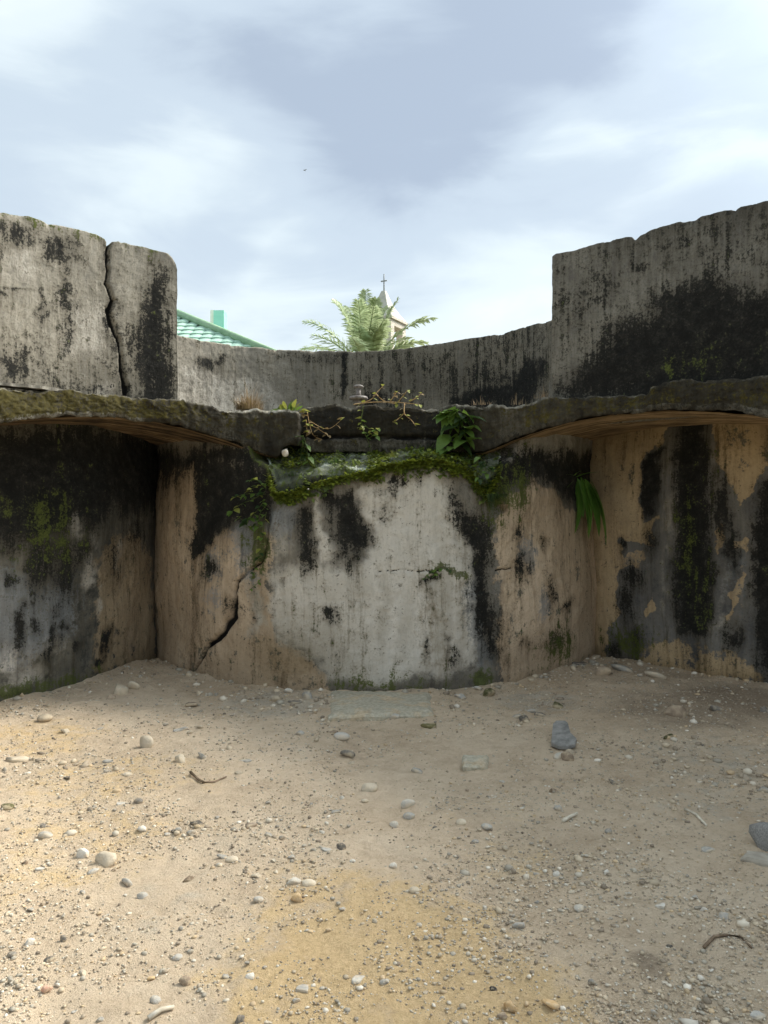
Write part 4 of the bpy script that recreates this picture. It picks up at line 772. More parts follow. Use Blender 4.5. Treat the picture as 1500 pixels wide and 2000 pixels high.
# tilted grey slab propped on rubble
def slate():
    out = np.array([(-.5, .55), (-.62, .30), (-.40, .0), (-.35, -.55), (-.25, -.70), (.20, -.72), (.38, -.55), (.50, .0), (.58, .45), (.30, .62), (-.1, .66)]) * np.array([.135, .30]); n = len(out)
    def ring_(s, z): return [(p[0] * s, p[1] * s, z) for p in out]
    V = ring_(.97, .014) + ring_(1, .008) + ring_(1, -.014); F = [tuple(range(n))]
    for k in range(2):
        for j in range(n): F.append((k * n + j, k * n + n + j, k * n + n + (j + 1) % n, k * n + (j + 1) % n))
    F.append(tuple(range(2 * n, 3 * n))[::-1]); return V, F
x, y = floor_pt(1102, 1452); V, F = slate()
link('slate_slab', new_mesh('slate_slab', V, F, mats=[M['slate']], smooth=False), None, 'dark grey flat slab tilted up on rubble, right side of the floor', 'slab', loc=(x, y + .05, fz(x, y) + .045), rot=(R_(-7), R_(4), R_(170)))
for k, (u, v, wd, col, lab) in enumerate([(1092, 1476, 26, 'white', 'whitish rubble lump under the tilted grey slab'), (1106, 1481, 30, 'brown', 'brown rubble lump under the tilted grey slab'), (1112, 1470, 24, 'tan', 'tan rubble lump right under the tilted grey slab')]):
    x, y = floor_pt(u, v); put_stone(x, y, wd * y / FPX, 'rough', col, 'stone', lab, 'stone', seed=60 + k)

def tube(pts, r0, r1, sides=6):
    pts = [Vector(p) for p in pts]; V, F = [], []; n = len(pts)
    for k, p in enumerate(pts):
        d = (pts[min(k + 1, n - 1)] - pts[max(k - 1, 0)]); d = d.normalized() if d.length > 1e-9 else Vector((0, 0, 1))
        a = d.orthogonal().normalized(); b = d.cross(a); r = r0 + (r1 - r0) * k / max(1, n - 1)
        for j in range(sides):
            t = 2 * math.pi * j / sides; V.append(tuple(p + a * (r * math.cos(t)) + b * (r * math.sin(t))))
        if k:
            o = (k - 1) * sides
            for j in range(sides): F.append((o + j, o + (j + 1) % sides, o + sides + (j + 1) % sides, o + sides + j))
    F.append(tuple(range(sides))[::-1]); F.append(tuple((n - 1) * sides + j for j in range(sides))); return V, F
def merge(lst):
    V, F = [], []
    for v, f in lst:
        o = len(V); V += [tuple(p) for p in v]; F += [tuple(k + o for k in q) for q in f]
    return V, F
M['stick'] = simple_mat('bleached_wood', (.50, .44, .34), (.70, .64, .53), 25)
M['twig'] = simple_mat('dead_twig', (.12, .085, .055), (.26, .19, .13), 25)
def floor_stick(pp, r0, r1, mat, name, label):
    pts = []
    for u, v in pp: x, y = floor_pt(u, v); pts.append((x, y, fz(x, y) + r0 * 1.1))
    V, F = tube(pts, r0, r1); link(name, new_mesh(name, V, F, mats=[mat]), None, label, 'stick')
floor_stick([(1100, 1609), (1113, 1599), (1127, 1590)], .010, .007, M['stick'], 'stick', 'short pale bleached stick lying right of the middle')
floor_stick([(290, 1976), (315, 1964), (340, 1956)], .009, .006, M['stick'], 'stick', 'pale curved sliver of wood at the bottom left')
floor_stick([(1375, 1852), (1395, 1838), (1420, 1828), (1445, 1830), (1468, 1855)], .006, .004, M['twig'], 'twig', 'bent brown twig on the lower right')
floor_stick([(395, 1538), (420, 1532), (442, 1522)], .006, .004, M['twig'], 'twig', 'thin reddish twig left of the middle')
floor_stick([(372, 1518), (388, 1530), (398, 1538)], .008, .006, M['twig'], 'twig', 'short dark twig meeting the reddish twig')
floor_stick([(1338, 1578), (1360, 1595), (1380, 1612)], .008, .006, M['stick'], 'stick', 'pale splinter on the right of the floor')
q = [floor_pt(905, 1496), floor_pt(952, 1495), floor_pt(950, 1478), floor_pt(905, 1476)]
V, F = slab_from(q, -0.03, 0.008, M['slab'], 23, 0.016, n=16); link('stone_strip', new_mesh('stone_strip', V, F, mats=[M['slab']], smooth=False), None, 'thin pale rectangular chip lying beyond the middle of the floor', 'chip')

# ------------------------------------------------------------------ mooring pin on the ledge
def lathe(prof, n=20):
    V, F = [], []
    for (r, z) in prof:
        for k in range(n): a = 2 * math.pi * k / n; V.append((r * math.cos(a), r * math.sin(a), z))
    for j in range(len(prof) - 1):
        for k in range(n): F.append((j * n + k, j * n + (k + 1) % n, (j + 1) * n + (k + 1) % n, (j + 1) * n + k))
    F.append(tuple(range(n))[::-1]); F.append(tuple((len(prof) - 1) * n + k for k in range(n))); return V, F
def ring_pt(u, v, back_=0.0):
    k = (u - 750) / FPX; Yd = 2 * PC[1] / (1 + k * k) + back_; return P(u, v, Yd)
M['iron'] = simple_mat('weathered_iron', (.13, .11, .10), (.27, .25, .235), 30, 0.6, 0.4, 0.004)
p = ring_pt(700, 790, 0.22); pin = empty('iron_pin', tuple(p + np.array([0, 0, -.01])), 'short rusty iron pin with a round flange standing on the ledge', 'iron pin')
for nm, pf_ in (('foot', [(.035, 0), (.04, .03), (.04, .055)]), ('flange', [(.045, .05), (.085, .056), (.088, .068), (.08, .082), (.03, .092)]), ('stem', [(.026, .085), (.022, .11), (.022, .165)]), ('head', [(.022, .16), (.045, .168), (.046, .18), (.03, .188)])):
    V, F = lathe(pf_); link(nm, new_mesh(nm, V, F, mats=[M['iron']]), pin)
# loose roof layers lying on the ledge, and the white stone caught under its left end
def arc_slab(u0, u1, v, th, dep, back_, mat, seed):
    us = np.linspace(u0, u1, 60); V = []
    for u in us:
        vv = v(u); a = ring_pt(u, vv, back_)
        d = a[:2] - PC; d = d / np.linalg.norm(d); b = a[:2] + d * dep
        w1 = 0.02 + 0.02 * math.sin(u * .05 + seed) + 0.008 * math.sin(u * .21)
        V += [(a[0] + d[0] * w1, a[1] + d[1] * w1, a[2]), (a[0] + d[0] * w1, a[1] + d[1] * w1, a[2] - th), (b[0], b[1], a[2] - th), (b[0], b[1], a[2])]
    F = [(0, 3, 2, 1)]
    for k in range(len(us) - 1):
        o = 4 * k
        for j in range(4): F.append((o + j, o + (j + 1) % 4, o + 4 + (j + 1) % 4, o + 4 + j))
    o = 4 * (len(us) - 1); F.append((o, o + 1, o + 2, o + 3)); return V, F
M['screed'] = simple_mat('loose_screed', (.13, .12, .10), (.30, .28, .24), 14, .9, .6, .01)
V, F = arc_slab(-60, 172, lambda u: 743 + 21 * max(0, u + 10) / 180, .022, .14, .0, M['screed'], 1)
link('loose_screed', new_mesh('loose_screed', V, F, mats=[M['screed']], smooth=False), None, 'thin loose screed slab lying along the left part of the ledge', 'slab')
p = ring_pt(557, 885, -.03); put_stone(p[0], p[1], .075, 'rough', 'white', 'stone', 'white stone caught under the right end of the left ledge', 'stone', seed=5, z=p[2])

# ------------------------------------------------------------------ plants
def leaf_shape(L=1.0, W=0.4, fold=0.12, droop=0.25, n=4, point=1.0):
    """blade along +X: two strips folded at the midrib, tip drooping"""
    V, F = [], []
    for k in range(n + 1):
        t = k / n; wd = W * (math.sin(math.pi * min(1, t ** 0.75 * 0.97 + 0.02))) ** point * .5 if 0 < k < n else 0.02 * W
        z = -droop * t * t * L
        V += [(t * L, wd, z + fold * wd * 2), (t * L, 0, z), (t * L, -wd, z + fold * wd * 2)]
        if k:
            o = 3 * (k - 1); F += [(o, o + 1, o + 4, o + 3), (o + 1, o + 2, o + 5, o + 4)]
    return V, F
LM = {'broad': leaf_shape(1, .62, .15, .35), 'oval': leaf_shape(1, .7, .1, .2, 3), 'strap': leaf_shape(1, .17, .12, .28, 8, .8), 'blade': leaf_shape(1, .05, .05, .5, 5, .6), 'heart': leaf_shape(1, .85, .12, .25, 4)}
M['leaf'] = leaf_mat('leaf_green', (.05, .105, .016), (.17, .27, .05)); M['leafdark'] = leaf_mat('leaf_dark_green', (.016, .035, .010), (.05, .095, .022))
M['leafyellow'] = leaf_mat('leaf_yellow_green', (.16, .20, .03), (.36, .36, .08)); M['leafbrown'] = leaf_mat('leaf_brown', (.12, .075, .03), (.30, .22, .10))
M['dry'] = leaf_mat('dry_grass', (.16, .10, .05), (.42, .32, .20), rough=.8); M['fern'] = leaf_mat('fern_green', (.05, .14, .02), (.16, .30, .055))
M['vine'] = simple_mat('vine_stem', (.32, .20, .09), (.52, .38, .20), 30); M['stem'] = simple_mat('green_stem', (.05, .075, .02), (.12, .15, .045), 30)
M['mossleaf'] = leaf_mat('moss_fronds', (.06, .06, .015), (.30, .37, .05), trans=.2)
LEAFM = {}
def leaf_mesh(kind, mat):
    if (kind, mat) not in LEAFM: V, F = LM[kind]; LEAFM[(kind, mat)] = new_mesh('leaf', V, F, mats=[M[mat]])
    return LEAFM[(kind, mat)]
def add_leaf(parent, base, at, dirv, L, kind, mat, roll=0.0, name='leaf', wscale=1.0):
    d = Vector(dirv).normalized(); q = d.to_track_quat('X', 'Z') @ __import__('mathutils').Quaternion((1, 0, 0), roll)
    o = bpy.data.objects.new(name, leaf_mesh(kind, mat)); C.objects.link(o); o.parent = parent
    o.location = Vector(at) - Vector(base); o.rotation_euler = q.to_euler(); o.scale = (L, L * wscale, L); return o
def add_stem(parent, base, pts, r0, r1, mat='stem', name='stem'):
    V, F = tube([Vector(p) - Vector(base) for p in pts], r0, r1, 5); return link(name, new_mesh(name, V, F, mats=[M[mat]]), parent)
def curve_pts(pts, n=4):
    out = []; P_ = [np.array(p, float) for p in pts]
    for k in range(len(P_) - 1):
        a = P_[max(k - 1, 0)]; b = P_[k]; c = P_[k + 1]; d = P_[min(k + 2, len(P_) - 1)]
        for j in range(n):
            t = j / n; out.append(0.5 * ((2 * b) + (-a + c) * t + (2 * a - 5 * b + 4 * c - d) * t * t + (-a + 3 * b - 3 * c + d) * t ** 3))
    out.append(P_[-1]); return out
rp = random.Random(21)
def sprig(name, label, cat, stems, leaf_px, kind, mats, n_per, spread, depthf, stem_mat='stem', r=.004, group=None):
    """stems: photo polylines on a surface; depthf(u, v) -> distance. Leaves sit alternately along each stem."""
    u0, v0 = stems[0][0]; base = P(u0, v0, depthf(u0, v0)); root = empty(name, tuple(base), label, cat, group)
    for st in stems:
        pts = curve_pts([P(u, v, depthf(u, v) - 0.02 - 0.05 * k / len(st)) for k, (u, v) in enumerate(st)], 5)
        add_stem(root, base, pts, r, r * .5, stem_mat)
        for k in range(n_per):
            t = (k + .6) / n_per * (len(pts) - 1); i = min(int(t), len(pts) - 2); a = pts[i] + (pts[i + 1] - pts[i]) * (t - i)
            side = 1 if k % 2 else -1
            dv = (side * rp.uniform(.5, 1.0), -rp.uniform(.35, 1.0), rp.uniform(-.8, .25) * spread)
            add_leaf(root, base, a, dv, leaf_px * rp.uniform(.7, 1.25) * a[1] / FPX, kind, rp.choice(mats), rp.uniform(-.5, .5))
        add_leaf(root, base, pts[-1], (rp.uniform(-.4, .4), -.6, rp.uniform(-.5, .3)), leaf_px * pts[-1][1] / FPX, kind, rp.choice(mats), 0)
    return root
ringd = lambda u, v: 2 * PC[1] / (1 + ((u - 750) / FPX) ** 2)
def pierd(u, v):
    s, _ = pier.at(u, v); return float(pier_curve(np.array([s]))[0][0, 1])
sprig('leafy_weed', 'lush broad-leaved green weed hanging at the right end of the ledge', 'plant', [[(890, 800), (885, 820), (878, 850), (872, 880)], [(892, 800), (900, 825), (905, 850), (915, 862)], [(888, 805), (895, 840), (890, 875)], [(890, 800), (872, 812)], [(896, 800), (912, 815), (918, 840)]], 38, 'broad', ['leaf', 'leaf', 'leaf', 'leafdark'], 7, .9, ringd)
sprig('creeping_vine', 'sparse yellow-leaved vine with orange stems creeping along the ledge', 'vine',
      [[(690, 790), (720, 786), (760, 785), (790, 787), (820, 790)], [(705, 788), (725, 780), (735, 768), (748, 754)], [(733, 768), (750, 783), (775, 789)], [(762, 784), (772, 770), (774, 766)], [(778, 785), (788, 772), (796, 762)], [(790, 789), (790, 808), (803, 820), (812, 832)], [(790, 806), (778, 818), (768, 825)], [(800, 784), (815, 776), (822, 768)]], 11, 'oval', ['leafyellow', 'leafyellow', 'leafbrown'], 4, .8, lambda u, v: ringd(u, v) + (0.10 if v < 800 else 0.06), 'vine', .0055)
sprig('hanging_vine', 'thin yellow-green vine dangling down the middle of the ledge', 'vine', [[(710, 792), (706, 820), (712, 845), (722, 870), (728, 900)], [(712, 830), (728, 842), (738, 836)], [(706, 815), (704, 840)], [(715, 845), (735, 852)]], 13, 'oval', ['leafyellow', 'leaf'], 6, .8, lambda u, v: ringd(u, v) + 0.06)
sprig('withered_creeper', 'withered brown and yellow creeper at the right end of the left ledge', 'vine', [[(600, 805), (605, 830), (612, 850), (628, 858)], [(598, 820), (600, 845)], [(606, 830), (622, 838), (640, 850)], [(605, 822), (640, 838), (672, 815)], [(597, 800), (592, 808)]], 13, 'oval', ['leafyellow', 'leafbrown', 'leafbrown'], 5, .8, lambda u, v: ringd(u, v) + 0.03, 'vine', .003)
sprig('drooping_weed', 'dark green weed drooping below the left end of the ledge', 'plant', [[(592, 850), (590, 875), (586, 905)], [(594, 855), (600, 880), (603, 905)], [(590, 860), (598, 890)]], 17, 'broad', ['leafdark', 'leafdark', 'leaf'], 5, 1.0, lambda u, v: ringd(u, v) - .03)
sprig('wall_shrub', 'bushy small-leaved green plant growing from the crack left of the moss', 'plant', [[(520, 945), (500, 950), (485, 960)], [(518, 960), (495, 975), (470, 985), (452, 1000)], [(518, 975), (500, 1000), (485, 1015)], [(522, 985), (505, 1010), (508, 1050)], [(520, 955), (498, 935), (490, 940)], [(520, 1000), (512, 1050), (506, 1090)], [(518, 965), (480, 965), (458, 972)], [(512, 1010), (490, 1030), (468, 1010)]], 13, 'heart', ['leaf', 'leaf', 'leafdark', 'leafyellow'], 9, .8, lambda u, v: pierd(u, v) - .05, r=.003)
sprig('small_creeper', 'small leafy creeper hanging just right of the moss', 'plant', [[(935, 890), (945, 905), (950, 925)], [(938, 890), (930, 910), (935, 935)], [(945, 900), (958, 915)]], 15, 'broad', ['leafdark', 'leaf'], 5, .9, lambda u, v: pierd(u, v) - .08, r=.003)
sprig('crack_weed', 'tiny dark weed sprouting from the horizontal crack in the central wall', 'plant', [[(845, 1113), (838, 1122), (828, 1130)], [(850, 1113), (862, 1110), (880, 1113)], [(846, 1114), (848, 1124)]], 9, 'oval', ['leafdark', 'leaf'], 5, .8, lambda u, v: pierd(u, v) - .01, r=.0025)
sprig('crack_weed', 'little weed at the top of the diagonal crack, under the bushy plant', 'plant', [[(512, 1085), (500, 1100), (495, 1120)], [(510, 1130), (500, 1142), (490, 1150)]], 9, 'oval', ['leafdark', 'leaf'], 5, .8, lambda u, v: pierd(u, v) - .01, r=.0025)
# bird's-nest fern in the right corner
base = P(1118, 940, 7.55); fern = empty('strap_fern', tuple(base), 'strap-leaved fern hanging in the dark right corner under the arch', 'fern')
for k in range(21):
    ang = -1.3 + 2.6 * k / 20 + rp.uniform(-.12, .12); dx = math.sin(ang) * .62; Lf = rp.uniform(.34, .60)
    add_leaf(fern, base, base + np.array([dx * .25, -.03 - .05 * rp.random(), rp.uniform(-.04, .05)]), (dx, -.30 * rp.uniform(.5, 1.2), -rp.uniform(.75, 1.1)), Lf, 'strap', 'fern', rp.uniform(-.6, .6), 'frond', rp.uniform(1.1, 1.5))
for k in range(7):
    ang = rp.uniform(-1.4, 1.4); add_leaf(fern, base, base + np.array([0, -.04, .02]), (math.sin(ang), -.7, rp.uniform(-.2, .5)), rp.uniform(.18, .3), 'strap', 'fern', rp.uniform(-.6, .6), 'frond', 1.0)
# small upright ferns on the ledge
base = ring_pt(560, 802, 0.12); fr = empty('ledge_fern', tuple(base), 'small bright yellow-green fern tuft on the edge of the ledge', 'fern')
for (u, v) in [(548, 788), (556, 783), (566, 782), (576, 781), (584, 786), (590, 792), (540, 795), (530, 797), (552, 795), (572, 790), (580, 795), (562, 794)]:
    tip = ring_pt(u, v, 0.05); b0 = base + np.array([(u - 560) / FPX * 4.2, 0, 0]); d = tip - b0; add_leaf(fr, base, b0, tuple(d + np.array([rp.uniform(-.01, .01), -.02, .01])), float(np.linalg.norm(d)) * 1.35, 'strap', rp.choice(['leafyellow', 'leaf']), rp.uniform(-1, 1), 'frond', 1.6)
# dry grass clump
def grass_clump(name, label, base, n, hmin, hmax, spread, mat, parent=None, lean=0.5, wd=.006, cat='grass clump', group=None):
    V, F = [], []
    for k in range(n):
        a = rp.uniform(0, 6.28); r = spread * rp.random() ** .6; x = math.cos(a) * r; y = math.sin(a) * r * .5; h_ = rp.uniform(hmin, hmax) * (1 - .5 * r / spread)
        lx, ly = math.cos(a) * lean * h_ * rp.random() + rp.uniform(-.2, .2) * h_, math.sin(a) * lean * h_ * rp.random() * .6; o = len(V); w2 = wd * rp.uniform(.5, 1.2); ca, sa = math.cos(a + 1.57), math.sin(a + 1.57)
        for t in (0, .35, .7, 1.0):
            ww = w2 * (1 - t * .85); q = (x + lx * t * t, y + ly * t * t, h_ * (t - .25 * t * t * abs(lx) / max(h_, .01)))
            V += [(q[0] - ca * ww, q[1] - sa * ww, q[2]), (q[0] + ca * ww, q[1] + sa * ww, q[2])]
        for j in range(3): F.append((o + 2 * j, o + 2 * j + 1, o + 2 * j + 3, o + 2 * j + 2))
    return link(name, new_mesh(name, V, F, mats=[M[mat]]), parent, label, cat if parent is None else None, group, loc=tuple(base) if parent is None else None)
b0 = ring_pt(487, 800, .16); dg = empty('dry_grass', tuple(b0), 'clump of dry brown grass standing on the left ledge', 'grass clump')
grass_clump('stalk', None, b0, 230, .08, .24, .13, 'dry', dg, .8, .004); grass_clump('thatch', None, b0, 140, .05, .15, .12, 'leafbrown', dg, 1.0, .010); grass_clump('tall_stalk', None, b0, 16, .28, .42, .10, 'dry', dg, .35, .003)
for (u, v, h1, mt, lab) in [(655, 905, .10, 'leaf', 'short grass sprig on the left half of the mossy cap'), (770, 893, .09, 'leafyellow', 'yellowish grass sprig on the middle of the mossy cap'), (575, 930, .09, 'leafdark', 'dark grass sprig at the left end of the mossy cap'), (905, 905, .10, 'leaf', 'green grass sprig under the broad-leaved weed')]:
    grass_clump('grass_tuft', lab, P(u, v, ringd(u, v) - .12), 60, .02, h1, .10, mt, None, 1.0, .004)
b0 = P(960, 965, pierd(960, 965) - .05); grass_clump('grass_tuft', 'dark drooping grass tuft at the right end of the moss', b0, 160, -.30, -.06, .16, 'leafdark', None, .9, .004)
b0 = P(985, 985, pierd(985, 985) - .03); grass_clump('grass_tuft', 'withered grass tuft hanging above the peach plaster', b0, 60, -.22, -.06, .08, 'dry', None, .8, .0025)
b0 = ring_pt(830, 885, -.02); grass_clump('grass_tuft', 'small green grass tuft on the mossy cap below the ledge', b0, 90, .02, .12, .22, 'leaf', None, .9, .004)
for k, (u, v, h1, lab) in enumerate([(940, 790, .10, 'few pale weeds on the ledge right of the leafy weed'), (1010, 790, .13, 'straggly pale weeds against the rear parapet'), (1062, 778, .15, 'pale straw tuft beside the end of the right parapet')]):
    grass_clump('grass_tuft', lab, ring_pt(u, v, .12), 26, .03, h1, .10, 'dry', None, .6, .003)

# moss fronds on the cap and the wall edge
def moss():
    sel = np.nonzero(cap.A['moss'] > .1)[0]; n = 30000; ids = rng.choice(sel, n); pts = cap.V[ids] + rng.normal(0, .012, (n, 3)); on = np.tile(np.linspace(0, 1, nt), 150)[ids]
    edge = rng.random(n) < 0.45
    me_ = rng.integers(0, 150, n); pe = np.stack([pf[me_, 0] - nn[me_, 0] * .02, pf[me_, 1] - nn[me_, 1] * .02, zf[me_] + rng.normal(0, .012, n) - rng.random(n) ** 3 * .07 * (fbm(np.stack([pf[me_, 0], pf[me_, 1], zf[me_]], 1), 7, 3, 97) > 0) + .004], 1); pts = np.where(edge[:, None], pe, pts)
    den = fbm(pts, 2.6, 4, 88, .65) + rng.uniform(-.12, .12, n); keep = (den > -0.01) | (edge & (rng.random(n) < .25)); keep &= ~((pts[:, 0] < -.42) & (pts[:, 2] > 1.80) & (rng.random(n) < .3)); pts = pts[keep]; n = len(pts)
    L = np.where(rng.random(n) < .3, rng.uniform(.03, .065, n), rng.uniform(.012, .035, n)); a = rng.uniform(0, 6.28, n); d = np.stack([np.cos(a), -np.abs(np.sin(a)) * .9 - .15, rng.uniform(-.9, .7, n)], 1); d /= np.linalg.norm(d, axis=1)[:, None]
    side = np.cross(d, np.array([0, 0, 1.0])); side /= np.linalg.norm(side, axis=1)[:, None] + 1e-9; wv = side * (L * .28)[:, None]
    V = np.stack([pts, pts + d * (L * .5)[:, None] + wv, pts + d * L[:, None], pts + d * (L * .5)[:, None] - wv], 1).reshape(-1, 3)
    F = np.arange(4 * n).reshape(n, 4)
    link('moss', new_mesh('moss', V, F, mats=[M['mossleaf']], smooth=False), None, 'bright green moss carpeting the sloping cap of the central wall', 'moss', kind='stuff')
moss()
def ground_cover():                                   # tangle of tiny leaves in the moss, never two alike
    bv, bf = LM['oval']; bv = np.array(bv); bf = np.array(bf); n = 2000; Vs, Fs = [], []
    me_ = rng.integers(0, 150, n); t = rng.random(n) ** 1.1; ids = me_ * nt + (t * (nt - 1)).astype(int); p = cap.V[ids] + rng.normal(0, .015, (n, 3)) + np.array([0, -.01, .01])
    fr_ = rng.random(n) < .35; p[fr_] = np.stack([pf[me_, 0], pf[me_, 1] - .015, zf[me_] - rng.random(n) ** 2 * .10], 1)[fr_]
    den = fbm(p, 3.5, 3, 93); k_ = np.nonzero(den > -.02)[0]; L = rng.uniform(.016, .050, n) * (1 + .5 * (rng.random(n) < .1))
    for q, i in enumerate(k_):
        d = Vector((rng.uniform(-1, 1), -rng.uniform(.3, 1), rng.uniform(-.9, .6))).normalized(); Rm = np.array((d.to_track_quat('X', 'Z') @ __import__('mathutils').Quaternion((1, 0, 0), rng.uniform(-1, 1))).to_matrix())
        Vs.append(bv @ Rm.T * L[i] + p[i]); Fs.append(bf + q * len(bv))
    link('ground_cover', new_mesh('ground_cover', np.concatenate(Vs), np.concatenate(Fs), mats=[M['cover']], smooth=False), None, 'tangle of tiny green leaves growing through the moss under the ledge', 'ground cover', kind='stuff')
M['cover'] = leaf_mat('cover_leaf', (.03, .055, .012), (.20, .25, .06)); ground_cover()

# ------------------------------------------------------------------ palm beyond the parapet
M['palm'] = leaf_mat('palm_leaflet', (.16, .21, .075), (.50, .56, .34), rough=.45, trans=.35); M['trunk'] = simple_mat('palm_trunk', (.16, .13, .09), (.32, .27, .2), 5)  # leaflets kept pale, glare put into their colour
PY = 24.0
def frond(base, tip, lift, nl, Lf, seed):
    r = random.Random(seed); b = Vector(base); t_ = Vector(tip); c = (b + t_) / 2 + Vector((0, 0, lift)); V, F = [], []
    pts = [(b * (1 - k / 24) ** 2 + c * (2 * (k / 24) * (1 - k / 24)) + t_ * (k / 24) ** 2) for k in range(25)]
    tv, tf = tube(pts, .035, .010, 4); V += tv; F += tf
    for k in range(nl):
        s = .12 + .88 * k / (nl - 1); q = s * 24; i = min(int(q), 23); p = pts[i] + (pts[i + 1] - pts[i]) * (q - i); d = (pts[min(i + 1, 24)] - pts[i]).normalized()
        sd_ = d.cross(Vector((0, 0, 1))); sd_ = sd_.normalized() if sd_.length > .05 else Vector((1, 0, 0))
        up = sd_.cross(d)
        ll = Lf * (math.sin(math.pi * (0.16 + .78 * s)) ** .7) * r.uniform(.85, 1.1)
        for side in (-1, 1):
            dirv = (sd_ * side * .8 + d * .75 + up * r.uniform(-.05, .45) + Vector((0, 0, -.12))).normalized(); m = p + dirv * ll * .5; e = p + dirv * ll + Vector((0, 0, -ll * .22)); wv = d * .035 - up * .012 * side; o = len(V)
            V += [tuple(p + wv * .6), tuple(p - wv * .6), tuple(m - wv), tuple(m + wv), tuple(e)]; F += [(o, o + 1, o + 2, o + 3), (o + 3, o + 2, o + 4)]
    return V, F
pb = P(712, 728, PY); palm = empty('palm_tree', (pb[0], pb[1], -.1), 'feathery pale green palm rising behind the rear parapet', 'palm tree'); pb0 = np.array([pb[0], pb[1], -.1])
V, F = tube([Vector((0, 0, z)) for z in np.linspace(0, pb[2] + .2, 14)], .24, .17, 12); link('trunk', new_mesh('trunk', V, F, mats=[M['trunk']]), palm)
FR = [(597, 628, .55, -.3), (655, 588, .6, .4), (714, 568, .3, .9), (735, 585, .3, -.5), (776, 586, .3, .2), (850, 622, .7, .3), (830, 668, .45, -.6), (592, 682, .5, .7), (612, 655, .4, -1.0), (758, 600, .5, 1.4), (800, 660, .45, 1.0), (740, 640, .4, -1.8), (700, 640, .3, -2.0), (805, 700, .4, -1.3), (680, 600, .5, 1.8), (720, 625, .3, 1.6), (700, 588, .35, -1.1), (730, 600, .3, -2.2), (750, 625, .35, -2.0), (785, 690, .35, -.8), (688, 660, .3, -2.4)]
for k, (u, v, lf, dy) in enumerate(FR):
    tip = P(u, v, PY + dy); V, F = frond(pb - pb0, tip - pb0, lf * 1.15, 38, .58, k); link('frond', new_mesh('frond', V, F, mats=[M['palm']], smooth=False), palm)

# ------------------------------------------------------------------ church tower with spire
M['church'] = simple_mat('church_plaster', (.52, .47, .40), (.66, .60, .52), 3); M['spire'] = simple_mat('spire_shingle', (.46, .45, .38), (.58, .56, .49), 4); M['cross'] = simple_mat('cross_metal', (.25, .27, .28), (.38, .40, .41), 4)
TY = 60.0; tc_ = P(750, 632, TY); zE = tc_[2]; church = empty('church_tower', (tc_[0], TY, -.1), 'slim church bell tower with a pointed spire and a cross, behind the palm', 'church tower'); church.rotation_euler = (0, 0, R_(-28))
def box(x0, x1, y0, y1, z0, z1):
    V = [(x0, y0, z0), (x1, y0, z0), (x1, y1, z0), (x0, y1, z0), (x0, y0, z1), (x1, y0, z1), (x1, y1, z1), (x0, y1, z1)]; return V, [(0, 3, 2, 1), (4, 5, 6, 7), (0, 1, 5, 4), (1, 2, 6, 5), (2, 3, 7, 6), (3, 0, 4, 7)]
HW = 1.26; zB = zE - 2.1
V, F = box(-HW, HW, -HW, HW, 0, zB); link('tower_shaft', new_mesh('tower_shaft', V, F, mats=[M['church']], smooth=False), church)
for sx in (-1, 1):
    for sy in (-1, 1):
        a, b = sorted((sx * HW, sx * (HW - .55))); c_, d_ = sorted((sy * HW, sy * (HW - .55))); V, F = box(a, b, c_, d_, zB, zE - .35); link('belfry_post', new_mesh('belfry_post', V, F, mats=[M['church']], smooth=False), church)
V, F = box(-HW, HW, -HW, HW, zE - .35, zE + .1); link('belfry_lintel', new_mesh('belfry_lintel', V, F, mats=[M['church']], smooth=False), church)
V, F = box(-HW - .14, HW + .14, -HW - .14, HW + .14, zE + .1, zE + .28); link('cornice', new_mesh('cornice', V, F, mats=[M['church']], smooth=False), church)
zA = P(750, 566, TY)[2]; prof = [(HW + .1, zE + .28), (HW * .72, zE + .9), (HW * .42, zE + 1.55), (.20, zA - .15), (.14, zA)]; V, F = [], []
for (h_, z) in prof: V += [(-h_, -h_, z), (h_, -h_, z), (h_, h_, z), (-h_, h_, z)]
for k in range(len(prof) - 1):
    for j in range(4): F.append((4 * k + j, 4 * k + (j + 1) % 4, 4 * k + 4 + (j + 1) % 4, 4 * k + 4 + j))
F += [(3, 2, 1, 0), tuple(range(16, 20))]; link('spire', new_mesh('spire', V, F, mats=[M['spire']], smooth=False), church)
zt = P(750, 533, TY)[2]
V, F = merge([tube([(0, 0, zA - .1), (0, 0, zt)], .055, .05, 6), tube([(-.26, 0, zA + (zt - zA) * .6), (.26, 0, zA + (zt - zA) * .6)], .055, .055, 6)]); link('cross', new_mesh('cross', V, F, mats=[M['cross']]), church)

# ------------------------------------------------------------------ green tiled roof on the left
M['tile'] = simple_mat('green_tile', (.34, .52, .42), (.46, .63, .53), 2.5, .55, .1); M['ridge'] = simple_mat('green_ridge', (.22, .36, .22), (.32, .46, .30), 3, .55, .1); M['turq'] = simple_mat('turquoise_paint', (.26, .56, .46), (.33, .63, .53), 2); M['cream'] = simple_mat('cream_paint', (.62, .60, .52), (.75, .73, .66), 2)
cx, cy, cz = P(540, 692, 18.0); house = empty('green_roofed_house', (cx, cy, -.1), 'house with a pale green tiled hip roof behind the left end of the rear parapet', 'house'); hb = np.array([cx, cy, -.1]); TP = .558
V, F = box(-9.3, -.3, .5, 12, 0, cz - .1); link('wall', new_mesh('wall', V, F, mats=[M['cream']], smooth=False), house)
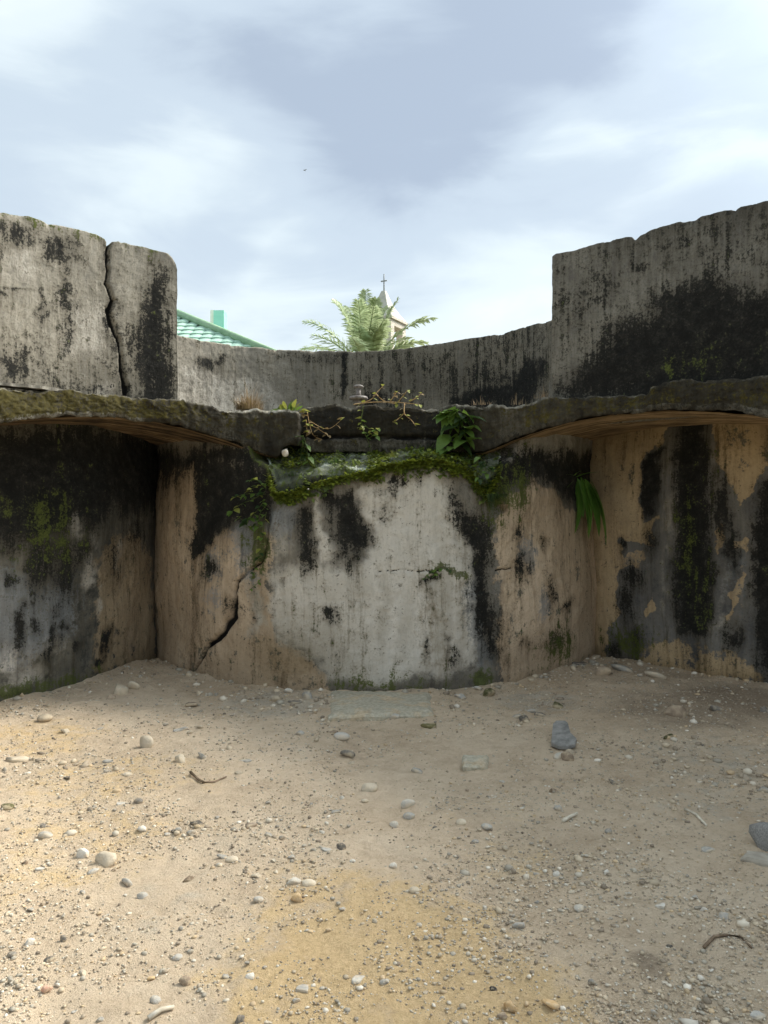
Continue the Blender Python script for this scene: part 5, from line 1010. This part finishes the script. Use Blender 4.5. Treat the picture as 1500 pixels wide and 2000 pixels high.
# roof body under the tiles: front slope, right slope
Zr = cz - hb[2] - .07; L_ = 9.0; hgt = 5.0
V = [(-L_ - 1, 0, Zr), (0, 0, Zr), (0, 12.5, Zr), (-L_ - 1, 12.5, Zr), (-hgt, hgt, Zr + hgt * TP), (-L_ - 1, hgt, Zr + hgt * TP), (-hgt, 7.5, Zr + hgt * TP), (-L_ - 1, 7.5, Zr + hgt * TP)]
F = [(0, 1, 4, 5), (1, 2, 6, 4), (2, 3, 7, 6), (5, 4, 6, 7), (0, 3, 2, 1), (0, 5, 7, 3)]; roof = link('roof', new_mesh('roof', V, F, mats=[M['tile']], smooth=False), house)
# scalloped tiles on the front slope, laid in courses
TW, TH = .30, .36; nv = []; nf = []
for j, t in enumerate((0, .5, 1.0)):
    for i in range(7):
        a = i / 6; nv.append(((a - .5) * TW * .99, -math.sin(math.pi * a) * .06 * (1 - t) + t * TH * 1.06, .028 * math.sin(math.pi * a) + .035 * (1 - t)))
for j in range(2):
    for i in range(6): nf.append((7 * j + i, 7 * j + i + 1, 7 * j + i + 8, 7 * j + i + 7))
for i in range(6): nf.append((i + 1, i, 21 + i, 22 + i))
for i in range(7): q_ = nv[i]; nv.append((q_[0], q_[1] + .004, q_[2] - .04))
tile_me = new_mesh('roof_tile', nv, nf, mats=[M['tile']], smooth=False); pitch = math.atan(TP); made = 0
for rj in range(0, 16):
    for ci in range(0, 26):
        sl = rj * TH; yy = sl * math.cos(pitch); zz = sl * math.sin(pitch); xx = -.15 - ci * TW - (rj % 2) * TW * .0
        if xx > -yy - .05: continue
        Yw = cy + yy; uu = 750 + FPX * (cx + xx) / Yw; vv = 1000 - FPX * (cz + zz - CAMZ) / Yw
        if uu < 300 or vv > 712 or made > 290: continue
        o = bpy.data.objects.new('roof_tile', tile_me); C.objects.link(o); o.parent = roof; o.location = (xx, yy, Zr + zz + .012); o.rotation_euler = (pitch, 0, 0); made += 1
V, F = tube([(0.02, -.02, Zr + .06), (-hgt, hgt, Zr + hgt * TP + .10)], .10, .10, 10); link('hip_cap', new_mesh('hip_cap', V, F, mats=[M['ridge']]), roof)
px_, py_ = P(428, 648, 24.0)[:2]; z0_, z1_ = P(428, 680, 24.0)[2], P(428, 606, 24.0)[2]; tw = empty('green_pillar', (px_, py_, -.1), 'turquoise and cream pillar rising behind the green tiled roof', 'pillar')
V, F = box(-.13, .19, -.2, .25, 0, z1_ + .05); link('shaft', new_mesh('shaft', V, F, mats=[M['turq']], smooth=False), tw)
V, F = box(-.24, -.133, -.16, .2, 0, z1_ + .07); link('side_strip', new_mesh('side_strip', V, F, mats=[M['cream']], smooth=False), tw)

# ------------------------------------------------------------------ a bird high in the sky
bp = P(595, 333, 45.0); V, F = merge([([(-.10, 0, 0), (-.03, -.02, .02), (-.03, .02, .02), (.09, 0, .01), (-.02, 0, -.02)], [(0, 1, 2), (1, 3, 2), (0, 4, 1), (4, 3, 1), (0, 2, 4), (4, 2, 3)]), ([(-.02, 0, .015), (.03, 0, .015), (.05, -.10, .07), (.02, -.16, .05), (.01, -.1, .06)], [(0, 1, 2, 4), (4, 2, 3)]), ([(-.02, 0, .015), (.03, 0, .015), (.05, .10, .07), (.02, .16, .05), (.01, .1, .06)], [(1, 0, 4, 2), (2, 4, 3)])])
link('bird', new_mesh('bird', V, F, mats=[SM['black']], smooth=False), None, 'tiny dark bird flying high in the sky', 'bird', loc=tuple(bp), rot=(0, .3, .8))
